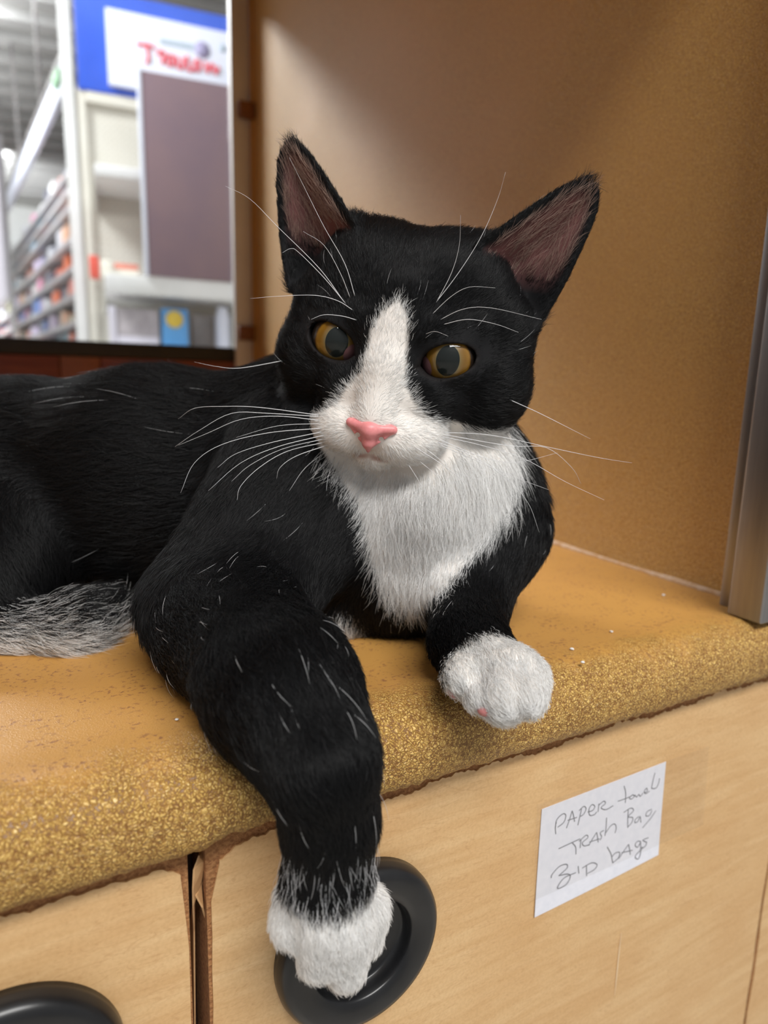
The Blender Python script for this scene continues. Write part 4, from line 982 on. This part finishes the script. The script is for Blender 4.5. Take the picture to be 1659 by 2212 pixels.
def eye(s, gaze):
    c = hw((s*2.05, 0.0, -0.80)); g = np.array(gaze, float)@HR; g /= np.linalg.norm(g); a = np.cross(hu, g); a /= np.linalg.norm(a); bb = np.cross(g, a)
    R = 1.0*HS
    def capmesh(name, r, fn, n=48, m=10, mt=None, parent=None, attr=False, lift=0.0):
        vs, fs, ra_ = [], [], []
        for i in range(m+1):
            for j in range(n):
                th = 2*math.pi*j/n; an = fn(th, i/m); d = g*math.cos(an)+(a*math.cos(th)+bb*math.sin(th))*math.sin(an)
                vs.append(c+d*r+g*lift); ra_.append(i/m)
        for i in range(m):
            for j in range(n): fs.append((i*n+j, i*n+(j+1) % n, (i+1)*n+(j+1) % n, (i+1)*n+j))
        o = pydata(name, vs, fs, mt, parent, True)
        if attr: t = o.data.attributes.new('rad', 'FLOAT', 'POINT'); t.data.foreach_set('value', np.array(ra_, np.float32))
        return o
    eo = capmesh('eye', R*0.985, lambda th, t: max(0.001, t*3.13), 48, 24, M['sclera'], cat)
    IR = math.radians(53)
    def pr_(th): return math.radians(30)*(1.0/math.sqrt((math.cos(th)/0.80)**2+(math.sin(th)/1.05)**2))
    capmesh('iris', R*0.993, lambda th, t: pr_(th)*0.96+(IR-pr_(th)*0.96)*t, 64, 10, M['iris'], eo, True)
    capmesh('pupil', R*0.999, lambda th, t: max(0.001, pr_(th)*t), 64, 6, M['pupil'], eo)
    capmesh('cornea', R*1.01, lambda th, t: max(0.001, math.radians(58)*t), 64, 12, M['cornea'], eo, False, 0.0006)
    # pink third eyelid at the inner corner
    g2 = np.array([-s*0.74, -0.36, 0.58])@HR; g2 /= np.linalg.norm(g2); g, a_old = g2, a
    a = np.cross(hu, g); a /= np.linalg.norm(a); bb = np.cross(g, a)
    capmesh('third_eyelid', R*1.012, lambda th, t: max(0.001, math.radians(21)*t), 32, 5, M['haw'], eo)
    return eo
eye(-1, (0.20, -0.03, 1.0)); eye(1, (0.06, 0.0, 1.0))

# ---- nose leather
def local_mesh(fn, lo_, hi_, h):
    G2 = [np.arange(lo_[i], hi_[i]+h, h) for i in range(3)]
    P = np.stack(np.meshgrid(*G2, indexing='ij'), -1); Dn = fn(P)
    v, f = surface_nets(Dn, G2); v = smooth(v, f, 9, 0.5); return HO+HS*(v@HR), f
def L_ell(P, c, r): 
    q = P-np.array(c); r = np.array(r); k0 = np.linalg.norm(q/r, axis=-1); k1 = np.linalg.norm(q/(r*r), axis=-1); return k0*(k0-1)/(k1+1e-9)
def L_cone(P, a, b_, r0, r1):
    a = np.array(a, float); b_ = np.array(b_, float); ba = b_-a; pa = P-a; t = np.clip((pa@ba)/(ba@ba), 0, 1); return np.linalg.norm(pa-t[..., None]*ba, axis=-1)-(r0+(r1-r0)*t)
NZ = 0.10
def nose_f(P):
    d = np.full(P.shape[:-1], 9.0)
    P = P-np.array([0, 0, NZ])
    for s in (-1, 1): d = smin(d, L_cone(P, (0, -2.56, 1.36), (s*0.76, -2.48, 1.12), 0.21, 0.16), 0.12)
    d = smin(d, L_cone(P, (0, -2.62, 1.36), (0, -3.05, 1.30), 0.28, 0.20), 0.22)
    d = smin(d, L_cone(P, (0, -3.05, 1.29), (0, -3.38, 1.10), 0.20, 0.07), 0.12)
    back = np.maximum(L_ell(P, (0, -2.72, 1.06), (0.88, 0.64, 0.24)), (np.abs(P[..., 0])*0.68-(P[..., 1]+3.36)*0.72)); d = smin(d, back, 0.05)
    for s in (-1, 1):
        d = np.maximum(d, -L_cone(P, (s*0.43, -2.90, 1.50), (s*0.42, -2.84, 1.06), 0.12, 0.08))
        d = np.maximum(d, -L_cone(P, (s*0.48, -2.85, 1.40), (s*0.90, -2.70, 1.16), 0.09, 0.04))
    d = np.maximum(d, -L_cone(P, (0, -2.85, 1.66), (0, -3.5, 1.36), 0.022, 0.03))
    return d
nv, nf = local_mesh(nose_f, (-1.15, -3.7, 0.6), (1.15, -2.1, 1.9), 0.022)
M['nose'] = noisy('pink_nose', srgb(226, 138, 140), srgb(236, 152, 152), 700, 0.42, 0.15, 0.0003); NT(M['nose']).b.inputs['Subsurface Weight'].default_value = 0.15
NT(M['nose']).b.inputs['Subsurface Radius'].default_value = (0.002, 0.001, 0.0008)
nm = mesh_np('nose', nv, nf); link('nose', nm, M['nose'], cat)
# ---- pink toe pads under the paw on the ledge
M['pad'] = noisy('pink_toe_pad', srgb(206, 130, 128), srgb(216, 142, 138), 500, 0.55)
for (x, y, d, rx, rz) in ((982, 1492, 0.2118, 0.0023, 0.0024), (1050, 1534, 0.2018, 0.0027, 0.0018)):
    c = at(x, y, d); bm = bmesh.new(); bmesh.ops.create_uvsphere(bm, u_segments=20, v_segments=12, radius=1.0)
    for v in bm.verts: p = np.array(v.co); v.co = Vector(c+_r*p[0]*rx+_f*p[1]*0.0022+_u*p[2]*rz)
    me = bpy.data.meshes.new('toe_pad'); bm.to_mesh(me); bm.free(); link('toe_pad', me, M['pad'], cat, True)

# ---- whiskers, each a tapered bristle
M['whisk'] = mat('whisker_white', (0.82, 0.82, 0.84), 0.35, 0, 0.5)
def surf_depth(x, y, guess):
    """depth where the pixel's ray first meets the cat near a guess"""
    ds = np.arange(guess-0.03, guess+0.06, 0.0006); P = np.array([at(x, y, d) for d in ds]); f = field(P)
    k = np.argmax(f < 0.0003); return ds[k] if f[k] < 0.0003 else guess
WH = [
 # (points, tip depth offset)
 ([(690, 897), (560, 880), (480, 878), (420, 882), (385, 905)], 0.010), ([(690, 900), (580, 893), (500, 893), (430, 930), (378, 965)], 0.004), ([(690, 908), (600, 899), (520, 906), (450, 935), (385, 962)], 0.000),
 ([(690, 915), (600, 920), (510, 945)], -0.006), ([(695, 925), (580, 935), (480, 960), (420, 1000), (390, 1065)], -0.010), ([(695, 933), (590, 955), (510, 980), (470, 1010)], -0.008),
 ([(700, 940), (600, 965), (520, 1000), (450, 1060)], -0.014), ([(700, 948), (610, 970), (540, 1005), (500, 1040)], -0.004), ([(702, 955), (620, 975), (560, 1010), (520, 1050), (512, 1080)], -0.012),
 ([(706, 962), (640, 985), (605, 1010), (597, 1035)], 0.002), ([(712, 970), (660, 1010), (625, 1060)], -0.010), ([(718, 978), (690, 1012), (650, 1050)], 0.004), ([(724, 985), (709, 1030), (705, 1060)], -0.006), ([(755, 1005), (722, 1045), (700, 1065)], 0.006),
 ([(955, 934), (1060, 940), (1180, 965), (1290, 988), (1365, 1000)], 0.004), ([(955, 943), (1040, 962), (1130, 990), (1220, 1040), (1305, 1080)], -0.010), ([(950, 950), (1050, 990), (1120, 998), (1205, 978)], 0.008),
 ([(948, 960), (1040, 1000), (1110, 1030), (1185, 1058)], -0.004), ([(895, 965), (950, 1000), (1010, 1045), (1028, 1062)], -0.006), ([(945, 955), (1020, 985), (1090, 1030), (1140, 1085), (1165, 1150)], 0.006),
 ([(920, 970), (990, 1020), (1060, 1042)], 0.000), ([(1098, 862), (1160, 890), (1220, 920), (1275, 948)], 0.002), ([(955, 938), (1100, 963), (1180, 967), (1235, 1010), (1255, 1045)], 0.012), ([(880, 1000), (905, 1040), (912, 1062)], -0.004), ([(905, 995), (945, 1030), (960, 1062)], -0.004),
 ([(768, 645), (745, 570), (700, 490), (655, 400), (625, 340)], -0.014), ([(745, 655), (690, 580), (600, 490), (540, 430), (487, 402)], -0.012), ([(750, 660), (700, 600), (645, 545), (628, 537), (610, 546)], -0.006), ([(765, 672), (730, 650), (680, 638), (600, 640), (540, 645)], -0.004),
 ([(757, 645), (735, 590), (700, 530), (655, 500)], -0.010), ([(772, 692), (740, 683), (700, 680), (672, 690)], -0.004),
 ([(935, 662), (990, 590), (1040, 510), (1075, 430), (1092, 372)], -0.014), ([(940, 658), (975, 590), (992, 530), (995, 465)], -0.012), ([(930, 682), (975, 640), (1015, 620), (1070, 622)], -0.006), ([(948, 692), (1000, 668), (1060, 665), (1170, 690)], -0.010), ([(953, 702), (1010, 690), (1070, 700), (1120, 718)], -0.006), ([(918, 722), (940, 716), (968, 726)], -0.004),
 ([(612, 779), (520, 795), (470, 792), (420, 782)], 0.004),
]
for pts_, off in WH:
    (x0, y0) = pts_[0]; d0 = surf_depth(x0, y0, 0.222 if y0 > 850 else 0.235); n = len(pts_); P = []
    for i, (x, y) in enumerate(pts_):
        t = i/(n-1); P.append(at(x, y, d0+0.0006*(1 if i == 0 else -1)-0.010*math.sin(min(1, t*1.6)*1.57)*(1 if y0 > 850 or True else 0)*0.5+off*t*t))
    r = 0.00013 if n > 3 else 0.00010
    tube('whisker', P, np.linspace(r, 0.00003, n), M['whisk'], cat, 5, 5)
